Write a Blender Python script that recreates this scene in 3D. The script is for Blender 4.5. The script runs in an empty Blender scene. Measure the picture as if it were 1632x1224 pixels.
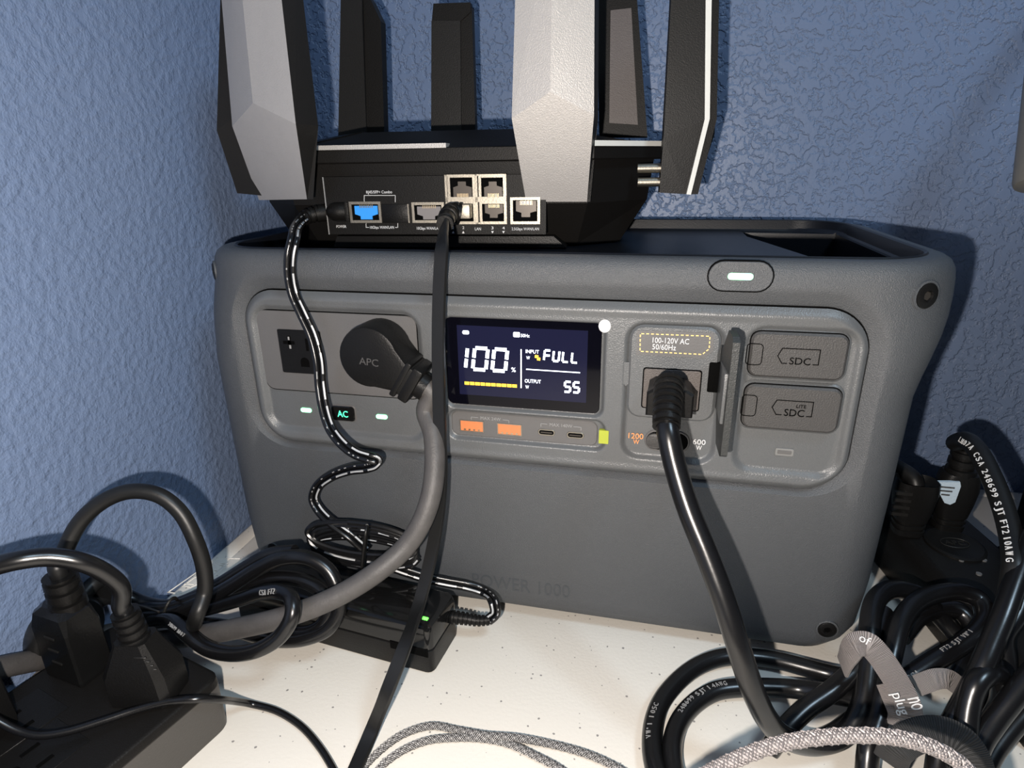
import bpy, bmesh, math, random
from mathutils import Vector, Matrix
random.seed(7)
V = Vector
COL = bpy.context.scene.collection
SC = bpy.context.scene

# ------------------------------------------------------------------ camera
FPX, YAW, PITCH, ROLL = 975.8, .2357, .3478, -.0164
CAM = V((.1013, -.3044, .2718))
_f = V((-math.sin(YAW)*math.cos(PITCH), math.cos(YAW)*math.cos(PITCH), -math.sin(PITCH)))
_r = V((math.cos(YAW), math.sin(YAW), 0)); _u = _r.cross(_f)
CR = _r*math.cos(ROLL) + _u*math.sin(ROLL); CU = -_r*math.sin(ROLL) + _u*math.cos(ROLL); CF = _f
cd = bpy.data.cameras.new('camera'); cam = bpy.data.objects.new('camera', cd); COL.objects.link(cam)
cd.sensor_width = 36; cd.lens = FPX/1632*36; cd.clip_start = .01; cd.clip_end = 50
M = Matrix.Identity(4)
for i in range(3):
    M[i][0] = CR[i]; M[i][1] = CU[i]; M[i][2] = -CF[i]; M[i][3] = CAM[i]
cam.matrix_world = M
SC.camera = cam
# ------------------------------------------------------------------ world, lights, exposure
w = bpy.data.worlds.new('world'); SC.world = w; w.use_nodes = True
w.node_tree.nodes['Background'].inputs[0].default_value = (.55, .68, 1, 1)
w.node_tree.nodes['Background'].inputs[1].default_value = .035
SC.view_settings.view_transform = 'Standard'; SC.view_settings.look = 'None'
SC.view_settings.exposure = 0; SC.view_settings.gamma = 1
SC.view_settings.use_curve_mapping = False
def lamp(name, kind, loc, energy, color, size=None, target=None):
    l = bpy.data.lights.new(name, kind); l.energy = energy; l.color = color
    if kind == 'POINT': l.shadow_soft_size = size
    if kind == 'AREA': l.size = size
    o = bpy.data.objects.new(name, l); o.location = loc; COL.objects.link(o)
    if target is not None:
        o.rotation_euler = (V(target)-V(loc)).to_track_quat('-Z', 'Y').to_euler()
    return o
lamp('phone_flash', 'POINT', CAM - CR*.026 - CU*.026, 7.9, (1, .915, .835), .003)
lamp('room_light', 'AREA', (.70, -.50, 1.30), 8.5, (.62, .82, 1), .28, (0, .2, .2))
# ------------------------------------------------------------------ pixel helpers
def ray(u, v): return CF + CR*((u-816)/FPX) - CU*((v-612)/FPX)
def D(u, v, d):                     # point d metres deep, kept in front of both walls and above the table
    q = ray(u, v)
    if q.x < 0: d = min(d, (-.2117+.0065-CAM.x)/q.x)
    if q.y > 0: d = min(d, (.2478-.0065-CAM.y)/q.y)
    if q.z < 0: d = min(d, (.0045-CAM.z)/q.z)
    return CAM + q*d
def T(u, v, z=0.0):
    r = ray(u, v); return CAM + r*((z-CAM.z)/r.z)
def Yp(u, v, y=0.0):
    r = ray(u, v); return CAM + r*((y-CAM.y)/r.y)
def W(u, v, g): return Yp(u, v, -g)          # a point hanging g in front of the power station
def onp(u, v, p0, n):
    r = ray(u, v); return CAM + r*((p0-CAM).dot(n)/r.dot(n))
# ------------------------------------------------------------------ materials
def mat(name, col, rough=.5, metal=0, bump=0, bscale=800, emit=None, es=1, vary=0, vscale=200, spec=.5, coat=0, trans=0, alpha=1):
    m = bpy.data.materials.new(name); m.use_nodes = True
    nt = m.node_tree; b = nt.nodes['Principled BSDF']
    b.inputs['Base Color'].default_value = (*col, 1); b.inputs['Roughness'].default_value = rough
    b.inputs['Metallic'].default_value = metal; b.inputs['Specular IOR Level'].default_value = spec
    b.inputs['Coat Weight'].default_value = coat; b.inputs['Coat Roughness'].default_value = .05
    tc = nt.nodes.new('ShaderNodeTexCoord')
    n = nt.nodes.new('ShaderNodeTexNoise'); n.inputs['Scale'].default_value = vscale; n.inputs['Detail'].default_value = 4
    nt.links.new(tc.outputs['Object'], n.inputs['Vector'])
    mx = nt.nodes.new('ShaderNodeMix'); mx.data_type = 'RGBA'
    v = max(vary, .04)
    mx.inputs[6].default_value = (*[c*(1-v) for c in col], 1); mx.inputs[7].default_value = (*[min(1, c*(1+v)) for c in col], 1)
    nt.links.new(n.outputs['Fac'], mx.inputs[0]); nt.links.new(mx.outputs[2], b.inputs['Base Color'])
    if bump:
        n2 = nt.nodes.new('ShaderNodeTexNoise'); n2.inputs['Scale'].default_value = bscale; n2.inputs['Detail'].default_value = 3
        nt.links.new(tc.outputs['Object'], n2.inputs['Vector'])
        bp = nt.nodes.new('ShaderNodeBump'); bp.inputs['Strength'].default_value = bump; bp.inputs['Distance'].default_value = .0006
        nt.links.new(n2.outputs['Fac'], bp.inputs['Height']); nt.links.new(bp.outputs['Normal'], b.inputs['Normal'])
    if emit:
        b.inputs['Emission Color'].default_value = (*emit, 1); b.inputs['Emission Strength'].default_value = es
    return m
def wallmat(name, kind):
    m = bpy.data.materials.new(name); m.use_nodes = True; nt = m.node_tree; b = nt.nodes['Principled BSDF']
    b.inputs['Roughness'].default_value = .42; b.inputs['Specular IOR Level'].default_value = .45
    tc = nt.nodes.new('ShaderNodeTexCoord')
    N = lambda s, d, r=.5: (lambda n: (n.inputs['Scale'].__setattr__('default_value', s), n.inputs['Detail'].__setattr__('default_value', d), n.inputs['Roughness'].__setattr__('default_value', r), nt.links.new(tc.outputs['Object'], n.inputs['Vector']), n)[-1])(nt.nodes.new('ShaderNodeTexNoise'))
    c = N(12, 3); mx = nt.nodes.new('ShaderNodeMix'); mx.data_type = 'RGBA'
    mx.inputs[6].default_value = (.140, .192, .305, 1); mx.inputs[7].default_value = (.158, .213, .335, 1)
    nt.links.new(c.outputs['Fac'], mx.inputs[0]); nt.links.new(mx.outputs[2], b.inputs['Base Color'])
    a = N(150 if kind == 'flat' else 190, 4, .55)
    rp = nt.nodes.new('ShaderNodeValToRGB')
    if kind == 'flat': rp.color_ramp.elements[0].position = .43; rp.color_ramp.elements[1].position = .53
    else: rp.color_ramp.elements[0].position = .38; rp.color_ramp.elements[1].position = .72
    nt.links.new(a.outputs['Fac'], rp.inputs[0])
    f = N(420, 3)
    ad = nt.nodes.new('ShaderNodeMath'); ad.operation = 'MULTIPLY_ADD'; ad.inputs[1].default_value = .22
    nt.links.new(f.outputs['Fac'], ad.inputs[0]); nt.links.new(rp.outputs[0], ad.inputs[2])
    bp = nt.nodes.new('ShaderNodeBump'); bp.inputs['Strength'].default_value = .9 if kind == 'flat' else .6; bp.inputs['Distance'].default_value = .0008 if kind == 'flat' else .0012
    nt.links.new(ad.outputs[0], bp.inputs['Height']); nt.links.new(bp.outputs['Normal'], b.inputs['Normal'])
    return m
def tablemat():
    m = bpy.data.materials.new('speckled_white_plastic'); m.use_nodes = True; nt = m.node_tree; b = nt.nodes['Principled BSDF']
    b.inputs['Roughness'].default_value = .45
    tc = nt.nodes.new('ShaderNodeTexCoord')
    vo = nt.nodes.new('ShaderNodeTexVoronoi'); vo.inputs['Scale'].default_value = 230; nt.links.new(tc.outputs['Object'], vo.inputs['Vector'])
    ns = nt.nodes.new('ShaderNodeTexNoise'); ns.inputs['Scale'].default_value = 900; nt.links.new(tc.outputs['Object'], ns.inputs['Vector'])
    sp = nt.nodes.new('ShaderNodeSeparateColor'); nt.links.new(vo.outputs['Color'], sp.inputs[0])
    # speck radius differs per cell and most cells have none
    th = nt.nodes.new('ShaderNodeMapRange'); th.inputs[1].default_value = .40; th.inputs[2].default_value = 1; th.inputs[3].default_value = 0; th.inputs[4].default_value = .17
    nt.links.new(sp.outputs[0], th.inputs[0])
    dd = nt.nodes.new('ShaderNodeMath'); dd.operation = 'MULTIPLY_ADD'; dd.inputs[1].default_value = .16; dd.inputs[2].default_value = -.08
    nt.links.new(ns.outputs['Fac'], dd.inputs[0])
    s2 = nt.nodes.new('ShaderNodeMath'); s2.operation = 'ADD'; nt.links.new(vo.outputs['Distance'], s2.inputs[0]); nt.links.new(dd.outputs[0], s2.inputs[1])
    lt = nt.nodes.new('ShaderNodeMath'); lt.operation = 'LESS_THAN'; nt.links.new(s2.outputs[0], lt.inputs[0]); nt.links.new(th.outputs[0], lt.inputs[1])
    mx = nt.nodes.new('ShaderNodeMix'); mx.data_type = 'RGBA'
    mx.inputs[6].default_value = (.73, .69, .62, 1); mx.inputs[7].default_value = (.27, .255, .24, 1)
    nt.links.new(lt.outputs[0], mx.inputs[0]); nt.links.new(mx.outputs[2], b.inputs['Base Color'])
    n2 = nt.nodes.new('ShaderNodeTexNoise'); n2.inputs['Scale'].default_value = 500; nt.links.new(tc.outputs['Object'], n2.inputs['Vector'])
    bp = nt.nodes.new('ShaderNodeBump'); bp.inputs['Strength'].default_value = .2; bp.inputs['Distance'].default_value = .0004
    nt.links.new(n2.outputs['Fac'], bp.inputs['Height']); nt.links.new(bp.outputs['Normal'], b.inputs['Normal'])
    return m
def weavemat(name, c1, c2, scale):      # fine ridges across a webbing strap, on its own UVs
    m = bpy.data.materials.new(name); m.use_nodes = True; nt = m.node_tree; b = nt.nodes['Principled BSDF']
    b.inputs['Roughness'].default_value = .7
    uv = nt.nodes.new('ShaderNodeUVMap')
    wv = nt.nodes.new('ShaderNodeTexWave'); wv.inputs['Scale'].default_value = scale; wv.bands_direction = 'X'; wv.inputs['Distortion'].default_value = .6
    nt.links.new(uv.outputs[0], wv.inputs['Vector'])
    mx = nt.nodes.new('ShaderNodeMix'); mx.data_type = 'RGBA'; mx.inputs[6].default_value = (*c1, 1); mx.inputs[7].default_value = (*c2, 1)
    nt.links.new(wv.outputs['Fac'], mx.inputs[0]); nt.links.new(mx.outputs[2], b.inputs['Base Color'])
    bp = nt.nodes.new('ShaderNodeBump'); bp.inputs['Strength'].default_value = .8; bp.inputs['Distance'].default_value = .0006
    nt.links.new(wv.outputs['Fac'], bp.inputs['Height']); nt.links.new(bp.outputs['Normal'], b.inputs['Normal'])
    return m
m_wl = wallmat('blue_orange_peel_wall', 'peel'); m_wb = wallmat('blue_knockdown_wall', 'flat'); m_table = tablemat()
m_shell = mat('shell_grey', (.062, .066, .071), .43, 0, .75, 1900, spec=.5)
m_panel = mat('panel_grey', (.092, .096, .099), .34, 0, .35, 1500)
m_plate = mat('plate_grey', (.096, .093, .092), .5, 0, .15, 1500)
m_cover = mat('cover_grey', (.047, .045, .044), .5, 0, .5, 1400)
m_tray = mat('tray_black', (.006, .007, .010), .35, 0, .1, 1200, spec=.35)
m_black = mat('black_plastic', (.0060, .0058, .0057), .40, 0, .2, 1200, spec=.18)
m_satin = mat('satin_black', (.0065, .0060, .0056), .48, 0, .25, 1500, spec=.16)
m_gloss = mat('gloss_black', (.006, .006, .006), .10, 0)
m_vinyl = mat('black_vinyl', (.0045, .0045, .005), .27, 0, .05, 300, spec=.5)
m_vinyl2 = mat('dull_black_vinyl', (.007, .007, .007), .42, 0, .1, 400, spec=.35)
m_gcord = mat('grey_rubber_cord', (.058, .054, .052), .55, 0, .25, 900, vary=.3, vscale=160)
m_slit = mat('seam_black', (.0015, .0015, .0015), .8, spec=.05)
m_glass = mat('screen_glass', (.002, .002, .004), .06, 0, spec=.18)
m_lcd = mat('lcd_dark_blue', (.004, .004, .012), .12, emit=(.10, .11, .30), es=.09, spec=.2)
m_white_e = mat('display_white', (.8, .85, 1), .5, emit=(.80, .88, 1), es=3.2)
m_dim_e = mat('display_small_white', (.8, .85, 1), .5, emit=(.80, .86, 1), es=1.5)
m_amber_e = mat('display_amber', (.8, .4, .02), .5, emit=(1, .52, .04), es=1.6)
m_green_e = mat('green_led', (.4, .9, .6), .5, emit=(.22, 1, .42), es=2.1)
m_acgreen = mat('ac_green', (.1, .8, .4), .5, emit=(.06, .95, .45), es=1.3)
m_led2 = mat('adapter_led', (.1, .8, .1), .5, emit=(.15, 1, .08), es=2)
m_offled = mat('unlit_led', (.17, .17, .165), .4)
m_orange = mat('orange_port', (.62, .18, .065), .45)
m_steel = mat('port_steel', (.30, .275, .23), .45, 1, .15, 900)
m_darkmetal = mat('dark_port_metal', (.06, .052, .045), .4, .6)
m_pin = mat('contact_gold', (.5, .40, .26), .35, 1)
m_blue = mat('blue_plug', (.03, .30, .85), .4)
m_clear = mat('port_cover_smoke', (.20, .185, .18), .3)
m_print = mat('white_print', (.62, .62, .62), .6)
m_pgrey = mat('grey_print', (.24, .24, .24), .6)
m_oprint = mat('orange_print', (.85, .30, .10), .6)
m_stripe = mat('lead_stripe_grey', (.36, .37, .38), .4)
m_yprint = mat('yellow_print', (.90, .62, .22), .6)
m_emb = mat('embossed_grey', (.045, .05, .056), .5)
m_sticker = mat('paper_sticker', (.60, .58, .56), .6, 0, .6, 900)
m_lime = mat('lime_tape', (.34, .38, .03), .5)
m_silver = mat('silver_paint', (.41, .395, .38), .42, .25, .35, 1500)
m_trim = mat('light_trim', (.66, .66, .62), .4)
m_darktrim = mat('dark_antenna', (.013, .0125, .012), .45, 0, .25, 1500, spec=.2)
m_brown = mat('antenna_inset', (.075, .062, .060), .5, 0, .3, 1500)
m_tab = mat('pale_blue_grey_tab', (.42, .50, .56), .5, 0, .3, 900)
m_bw = mat('braid_white', (.50, .48, .46), .6); m_bk = mat('braid_black', (.03, .028, .028), .6); m_bg = mat('braid_core', (.05, .045, .045), .7)
m_bp = mat('braid_pink_grey', (.34, .305, .295), .6); m_bq = mat('braid_grey', (.11, .10, .10), .6)
m_strap = weavemat('grey_webbing', (.10, .088, .084), (.30, .27, .26), 560)
m_velcro = weavemat('black_webbing', (.004, .004, .004), (.022, .022, .023), 420)
m_lampgrey = mat('lamp_grey', (.16, .155, .14), .45)
m_leg = mat('grey_steel', (.25, .25, .26), .4, .6)
m_floor = mat('floor_carpet', (.20, .18, .16), .9, 0, .5, 200)
m_white_tie = mat('white_plastic', (.7, .69, .64), .4)

# ------------------------------------------------------------------ object helpers
ORG = {}
def thing(name, label, cat, loc, group=None):
    o = bpy.data.objects.new(name, None); COL.objects.link(o); o.location = loc; o.empty_display_size = .01
    o['label'] = label; o['category'] = cat
    if group: o['group'] = group
    ORG[o] = V(loc); return o
def mk(name, vs, fs, m, parent=None, smooth=True, ang=40, uv=None, label=None, kind=None):
    org = ORG.get(parent, V((0, 0, 0))) if parent else V((0, 0, 0))
    me = bpy.data.meshes.new(name)
    me.from_pydata([tuple(V(v)-org) for v in vs], [], fs); me.update()
    if uv:
        l = me.uv_layers.new(name='UVMap')
        for lp in me.loops: l.data[lp.index].uv = uv[lp.vertex_index]
    bm = bmesh.new(); bm.from_mesh(me)
    if not uv: bmesh.ops.recalc_face_normals(bm, faces=bm.faces[:])
    bm.to_mesh(me); bm.free()
    if smooth:
        me.polygons.foreach_set('use_smooth', [True]*len(me.polygons)); me.set_sharp_from_angle(angle=math.radians(ang))
    me.materials.append(m)
    o = bpy.data.objects.new(name, me); COL.objects.link(o)
    if parent: o.parent = parent
    ORG[o] = org
    if label: o['label'] = label
    if kind: o['kind'] = kind
    return o
class B:                                     # mesh accumulator
    def __init__(s): s.v = []; s.f = []; s.uv = []
    def add(s, vs, fs):
        k = len(s.v); s.v += [V(x) for x in vs]; s.f += [tuple(i+k for i in f) for f in fs]; return s
    def mk(s, name, m, parent=None, **k): return mk(name, s.v, s.f, m, parent, **k)
def loft(b, loops, cap0=True, cap1=True):
    n = len(loops[0]); k = len(b.v)
    for L in loops: b.v += [V(p) for p in L]
    for i in range(len(loops)-1):
        for j in range(n):
            a = k+i*n+j; c = k+i*n+(j+1) % n; b.f.append((a, c, c+n, a+n))
    if cap0: b.f.append(tuple(k+j for j in range(n))[::-1])
    if cap1: b.f.append(tuple(k+(len(loops)-1)*n+j for j in range(n)))
    return b
def rr(x0, x1, z0, z1, r, n=5):              # rounded rectangle outline
    r = min(r, (x1-x0)/2*.999, (z1-z0)/2*.999); out = []
    for cx, cz, a in ((x1-r, z1-r, 0), (x0+r, z1-r, 90), (x0+r, z0+r, 180), (x1-r, z0+r, 270)):
        for i in range(n+1):
            t = math.radians(a+90*i/n); out.append((cx+r*math.cos(t), cz+r*math.sin(t)))
    return out
def plate(b, x0, x1, z0, z1, r, yf, yb, ch=.0004, n=5):      # slab facing -y with chamfered front edge
    o = rr(x0, x1, z0, z1, r, n); i = rr(x0+ch, x1-ch, z0+ch, z1-ch, max(r-ch, .00005), n)
    return loft(b, [[(x, yb, z) for x, z in o], [(x, yf+ch, z) for x, z in o], [(x, yf, z) for x, z in i]])
def polyplate(b, pts, yf, yb):
    return loft(b, [[(p[0], yb, p[1]) for p in pts], [(p[0], yf, p[1]) for p in pts]])
def obox(b, c, ex, ey, ez, sx, sy, sz, bev=0, seg=2):        # oriented box centred at c
    ex, ey, ez = V(ex), V(ey), V(ez); bm = bmesh.new(); bmesh.ops.create_cube(bm, size=1)
    for v in bm.verts: v.co = V((v.co.x*sx, v.co.y*sy, v.co.z*sz))
    if bev: bmesh.ops.bevel(bm, geom=bm.edges[:], offset=bev, segments=seg, affect='EDGES', profile=.5)
    bm.verts.index_update()
    b.add([V(c)+ex*v.co.x+ey*v.co.y+ez*v.co.z for v in bm.verts], [[v.index for v in f.verts] for f in bm.faces]); bm.free(); return b
X_, Y_, Z_ = V((1, 0, 0)), V((0, 1, 0)), V((0, 0, 1))
def abox(b, x0, x1, y0, y1, z0, z1, bev=0): return obox(b, ((x0+x1)/2, (y0+y1)/2, (z0+z1)/2), X_, Y_, Z_, x1-x0, y1-y0, z1-z0, bev)
def boolean(o, cut, op='DIFFERENCE'):
    md = o.modifiers.new('b', 'BOOLEAN'); md.object = cut; md.operation = op; md.solver = 'EXACT'
    bpy.context.view_layer.update()
    dg = bpy.context.evaluated_depsgraph_get(); me = bpy.data.meshes.new_from_object(o.evaluated_get(dg))
    o.modifiers.clear(); mats = [m for m in o.data.materials]; o.data = me
    bpy.data.objects.remove(cut)
    me.polygons.foreach_set('use_smooth', [True]*len(me.polygons)); me.set_sharp_from_angle(angle=math.radians(35))
def spline(P, k=8):
    P = [V(p) for p in P]; out = []
    Q = [P[0]*2-P[1]] + P + [P[-1]*2-P[-2]]
    for i in range(1, len(Q)-2):
        p0, p1, p2, p3 = Q[i-1:i+3]
        t0 = 0; t1 = t0+max((p1-p0).length, 1e-6)**.5; t2 = t1+max((p2-p1).length, 1e-6)**.5; t3 = t2+max((p3-p2).length, 1e-6)**.5
        for j in range(k):
            t = t1+(t2-t1)*j/k
            a1 = p0*((t1-t)/(t1-t0))+p1*((t-t0)/(t1-t0)); a2 = p1*((t2-t)/(t2-t1))+p2*((t-t1)/(t2-t1)); a3 = p2*((t3-t)/(t3-t2))+p3*((t-t2)/(t3-t2))
            b1 = a1*((t2-t)/(t2-t0))+a2*((t-t0)/(t2-t0)); b2 = a2*((t3-t)/(t3-t1))+a3*((t-t1)/(t3-t1))
            out.append(b1*((t2-t)/(t2-t1))+b2*((t-t1)/(t2-t1)))
    out.append(P[-1]); return out
def frames(P):
    T_ = []
    for i in range(len(P)):
        T_.append((P[min(i+1, len(P)-1)]-P[max(i-1, 0)]).normalized())
    n = T_[0].orthogonal().normalized(); out = []
    for t in T_:
        n = (n-t*n.dot(t)).normalized(); out.append((t, n, t.cross(n)))
    return out
def tube(b, P, r, n=12, caps=True, raw=False, sx=1):
    P = [V(p) for p in P] if raw else spline(P); F = frames(P); rr_ = r if callable(r) else (lambda t: r)
    loops = []
    for i, (p, (t, a, c)) in enumerate(zip(P, F)):
        q = rr_(i/(len(P)-1)); loops.append([p+a*(q*math.cos(2*math.pi*j/n))+c*(q*math.sin(2*math.pi*j/n)) for j in range(n)])
    return loft(b, loops, caps, caps)
def ribs(b, P, r0, r1, count, n=16):          # ribbed strain relief along a short path
    P = spline(P, 12); m = len(P)-1; pts = []; rad = []
    def at(s):
        x = s*m; i = min(int(x), m-1); return P[i].lerp(P[i+1], x-i)
    for k in range(count):
        for s, q in ((0, 1), (.55, 1), (.6, .78), (.95, .78)):
            t = (k+s)/count; pts.append(at(t)); rad.append((r0+(r1-r0)*t)*q)
    pts.append(at(1)); rad.append(r1)
    F = frames(pts); return loft(b, [[p+a*(q*math.cos(2*math.pi*j/n))+c*(q*math.sin(2*math.pi*j/n)) for j in range(n)] for p, (t, a, c), q in zip(pts, F, rad)])
def sideframe(P, ref=None):                   # tangent, face normal (towards ref), side
    out = []
    for i, p in enumerate(P):
        t = (P[min(i+1, len(P)-1)]-P[max(i-1, 0)]).normalized()
        n = (ref(i, p) if ref else (CAM-p)); n = (n-t*n.dot(t)).normalized(); out.append((t, n, t.cross(n)))
    return out
def ribbon(name, P, wd, th, m, parent, ref=None, raw=False, label=None, rnd=.35, k=8):
    P = P if raw else spline(P, k); F = sideframe(P, ref); vs = []; uv = []; s = 0
    prof = [(-.5, -.5), (-.5, .5), (-.44, .5+rnd), (.44, .5+rnd), (.5, .5), (.5, -.5), (.44, -.5-rnd), (-.44, -.5-rnd)]
    n = len(prof)
    for i, (p, (t, a, c)) in enumerate(zip(P, F)):
        if i: s += (P[i]-P[i-1]).length
        for x, y in prof: vs.append(p+c*(x*wd)+a*(y*th)); uv.append((s, x*wd))
    fs = []
    for i in range(len(P)-1):
        for j in range(n): a = i*n+j; c = i*n+(j+1) % n; fs.append((a, c, c+n, a+n))
    fs.append(tuple(range(n))[::-1]); fs.append(tuple((len(P)-1)*n+j for j in range(n)))
    return mk(name, vs, fs, m, parent, ang=50, uv=uv, label=label)
_tc = {}
def textgeo(s):
    if s in _tc: return _tc[s]
    c = bpy.data.curves.new('t', 'FONT'); c.body = s; c.size = 1; c.resolution_u = 3; c.extrude = .02
    o = bpy.data.objects.new('t', c); COL.objects.link(o); bpy.context.view_layer.update()
    me = bpy.data.meshes.new_from_object(o.evaluated_get(bpy.context.evaluated_depsgraph_get()))
    vs = [v.co.copy() for v in me.vertices]; fs = [tuple(p.vertices) for p in me.polygons]
    bpy.data.objects.remove(o); bpy.data.meshes.remove(me)
    x0 = min(v.x for v in vs); x1 = max(v.x for v in vs); h = max(v.y for v in vs)
    _tc[s] = (vs, fs, x0, x1, h); return _tc[s]
def text(b, s, p0, ex, ey, width, height, thick=.0002):   # p0 = left end of base line
    vs, fs, x0, x1, h = textgeo(s); ex = V(ex).normalized(); ey = V(ey).normalized(); n = ex.cross(ey)
    return b.add([V(p0)+ex*((v.x-x0)/(x1-x0)*width)+ey*(v.y/h*height)+n*(v.z/.02*thick) for v in vs], fs)
def textpx(b, s, u0, v0, u1, v1, hpx, y, thick=.0002):
    a = Yp(u0, v0, y); c = Yp(u1, v1, y); t = Yp(u0, v0-hpx, y); return text(b, s, a, X_, Z_, c.x-a.x, t.z-a.z, thick)
def cordtext(b, s, P, start, r, h, offset=0, flip=False, side=0.0, gap=1.0):
    # characters lying along a cord, on the side of it that faces outward from the wall
    P = spline(P, 10); L = [0]
    for i in range(1, len(P)): L.append(L[-1]+(P[i]-P[i-1]).length)
    F = sideframe(P); x = start
    for ch in s:
        if ch == ' ': x += h*.7*gap; continue
        vs, fs, x0, x1, hh = textgeo(ch); wd = h*.72
        i = max(k for k in range(len(L)) if L[k] <= x) if x > 0 else 0
        if i >= len(P)-1: break
        t, a, c = F[i]; f = (x-L[i])/max(L[i+1]-L[i], 1e-6); p = P[i].lerp(P[i+1], f)
        n = (a*math.cos(side)+c*math.sin(side)); y = n.cross(t)
        if flip: t2, y2 = -t, -y
        else: t2, y2 = t, y
        p = p+n*(r*1.0)
        b.add([p+t2*((v.x-x0)/max(x1-x0, .05)*wd*(.25 if ch in 'I1|-' else 1))+y2*((v.y/hh-.5)*h)+n*(v.z/.02*.00018) for v in vs], fs); x += (wd+h*.22)*gap
    return b
def pxrect(q, y):
    p = [Yp(a, c, y) for a, c in q]      # tl tr br bl
    return (p[0].x+p[3].x)/2, (p[1].x+p[2].x)/2, (p[2].z+p[3].z)/2, (p[0].z+p[1].z)/2
def screw(parent, c, r, nrm=(0, -1, 0), cross=False):
    n = V(nrm).normalized(); a = n.orthogonal().normalized(); d = n.cross(a)
    ring = lambda q, h: [c+a*(q*math.cos(2*math.pi*j/24))+d*(q*math.sin(2*math.pi*j/24))+n*h for j in range(24)]
    b = B(); loft(b, [ring(r*1.22, -.001), ring(r*1.22, .0004), ring(r*1.05, .0006), ring(r*1.02, .0002)], True, True)
    wsh = b.mk('screw_seat', m_shell, parent)
    b = B(); loft(b, [ring(r, -.0004), ring(r, .0008), ring(r*.82, .0013), ring(r*.45, .0013), ring(r*.40, .0004)]); s = b.mk('screw', m_black, parent)
    b = B(); hexr = [c+a*(r*.36*math.cos(math.pi/3*j))+d*(r*.36*math.sin(math.pi/3*j))+n*.0006 for j in range(6)]
    loft(b, [[p-n*.0004 for p in hexr], hexr]); b.mk('screw_drive', m_darkmetal if not cross else m_slit, s)
    return s

# ================================================================== SETTING
WX, WY = -.2117, .2478
def struct(o): o['kind'] = 'structure'; return o
FZ = -.74
struct(B().add([(WX, -2.2, FZ), (WX, WY, FZ), (WX, WY, 1.7), (WX, -2.2, 1.7), (WX-.05, -2.2, FZ), (WX-.05, WY+.05, FZ), (WX-.05, WY+.05, 1.7), (WX-.05, -2.2, 1.7)],
   [(0, 1, 2, 3), (7, 6, 5, 4), (0, 4, 5, 1), (3, 2, 6, 7), (0, 3, 7, 4), (1, 5, 6, 2)]).mk('wall_left', m_wl, smooth=False))
struct(abox(B(), WX, 2.2, WY, WY+.05, FZ, 1.7).mk('wall_back', m_wb, smooth=False))
struct(abox(B(), WX-.05, 2.2, -2.2, WY+.05, FZ-.05, FZ).mk('floor', m_floor, smooth=False))

# ================================================================== TABLE
tb = thing('folding_table', 'white speckled plastic table pushed into the corner of the blue walls', 'table', (.7, -.12, FZ))
b = B(); tx0, tx1, ty0, ty1 = WX+.004, 1.6, -.5, WY-.004
def tl(i, z): return [(x, y, z) for x, y in rr(tx0+i, tx1-i, ty0+i, ty1-i, .03-i*.8)]
loft(b, [tl(0, -.04), tl(0, -.0035), tl(.0015, -.001), tl(.004, .0), tl(.0125, .0), tl(.015, -.0008), tl(.0165, -.0)])
b.mk('tabletop', m_table, tb)
for x in (tx0+.12, tx1-.12):
    for y in (ty0+.08, ty1-.08):
        tube(B(), [(x, y, -.04), (x, y, FZ)], .014, 12, raw=True).mk('leg', m_leg, tb)
# moulded mark on the rim near the left wall: nested raised outlines
b = B()
def rail(b, p, q, wd=.0011, h=.0006):
    p, q = V(p), V(q); d = (q-p).normalized(); n = V((-d.y, d.x, 0)); obox(b, (p+q)/2+Z_*(h/2-.0002), d, n, Z_, (q-p).length+wd, wd, h, .00025, 1)
mk_ = [T(*p, 0) for p in ((346, 889.5), (384, 890.5), (341, 925), (289, 947), (268, 944))]
A_, Bq, Cq, Dq, Eq = mk_
for p, q in ((A_, Bq), (Bq, Cq), (Cq, Dq), (Dq, Eq), (Eq, A_)): rail(b, p, q)
cen = sum(mk_, V())/5
ins = [cen+(p-cen)*.62 for p in mk_]
for i in range(5): rail(b, ins[i], ins[(i+1) % 5])
for f in (.25, .45, .65, .85):
    p = Eq.lerp(A_, f); q = Dq.lerp(Bq, f); rail(b, p.lerp(q, .25), p.lerp(q, .75))
b.mk('moulded_mark', m_table, tb)

# ================================================================== POWER STATION
ps = thing('power_station', 'dark grey portable power station with lit battery display, router standing on it', 'power station', (.034, .109, 0))
PC = .034
lev = [(.006, .172, .010, .022), (.0075, .181, .005, .024), (.010, .187, .002, .025), (.015, .1925, .0005, .026), (.022, .196, 0, .026), (.05, .1985, 0, .026), (.10, .1995, 0, .026), (.15, .2000, 0, .026), (.160, .2003, 0, .0265),
       (.170, .2012, 0, .028), (.180, .2027, 0, .030), (.190, .2047, 0, .034), (.200, .2060, 0, .039), (.208, .2066, 0, .043), (.216, .2066, 0, .045), (.221, .2058, .0004, .045), (.2245, .2040, .002, .044), (.2265, .201, .0045, .042), (.2270, .198, .0075, .040)]
b = B(); L = []
for z, hw, yf, rc_ in lev:
    c_ = .0305+.0065*min(1, max(0, (z-.16)/.045))
    L.append([(x, y, z) for x, y in rr(c_-hw, c_+hw, yf, .218-yf, rc_, 10)])
loft(b, L); shell = b.mk('shell', m_shell, ps); PC = .037
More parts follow.
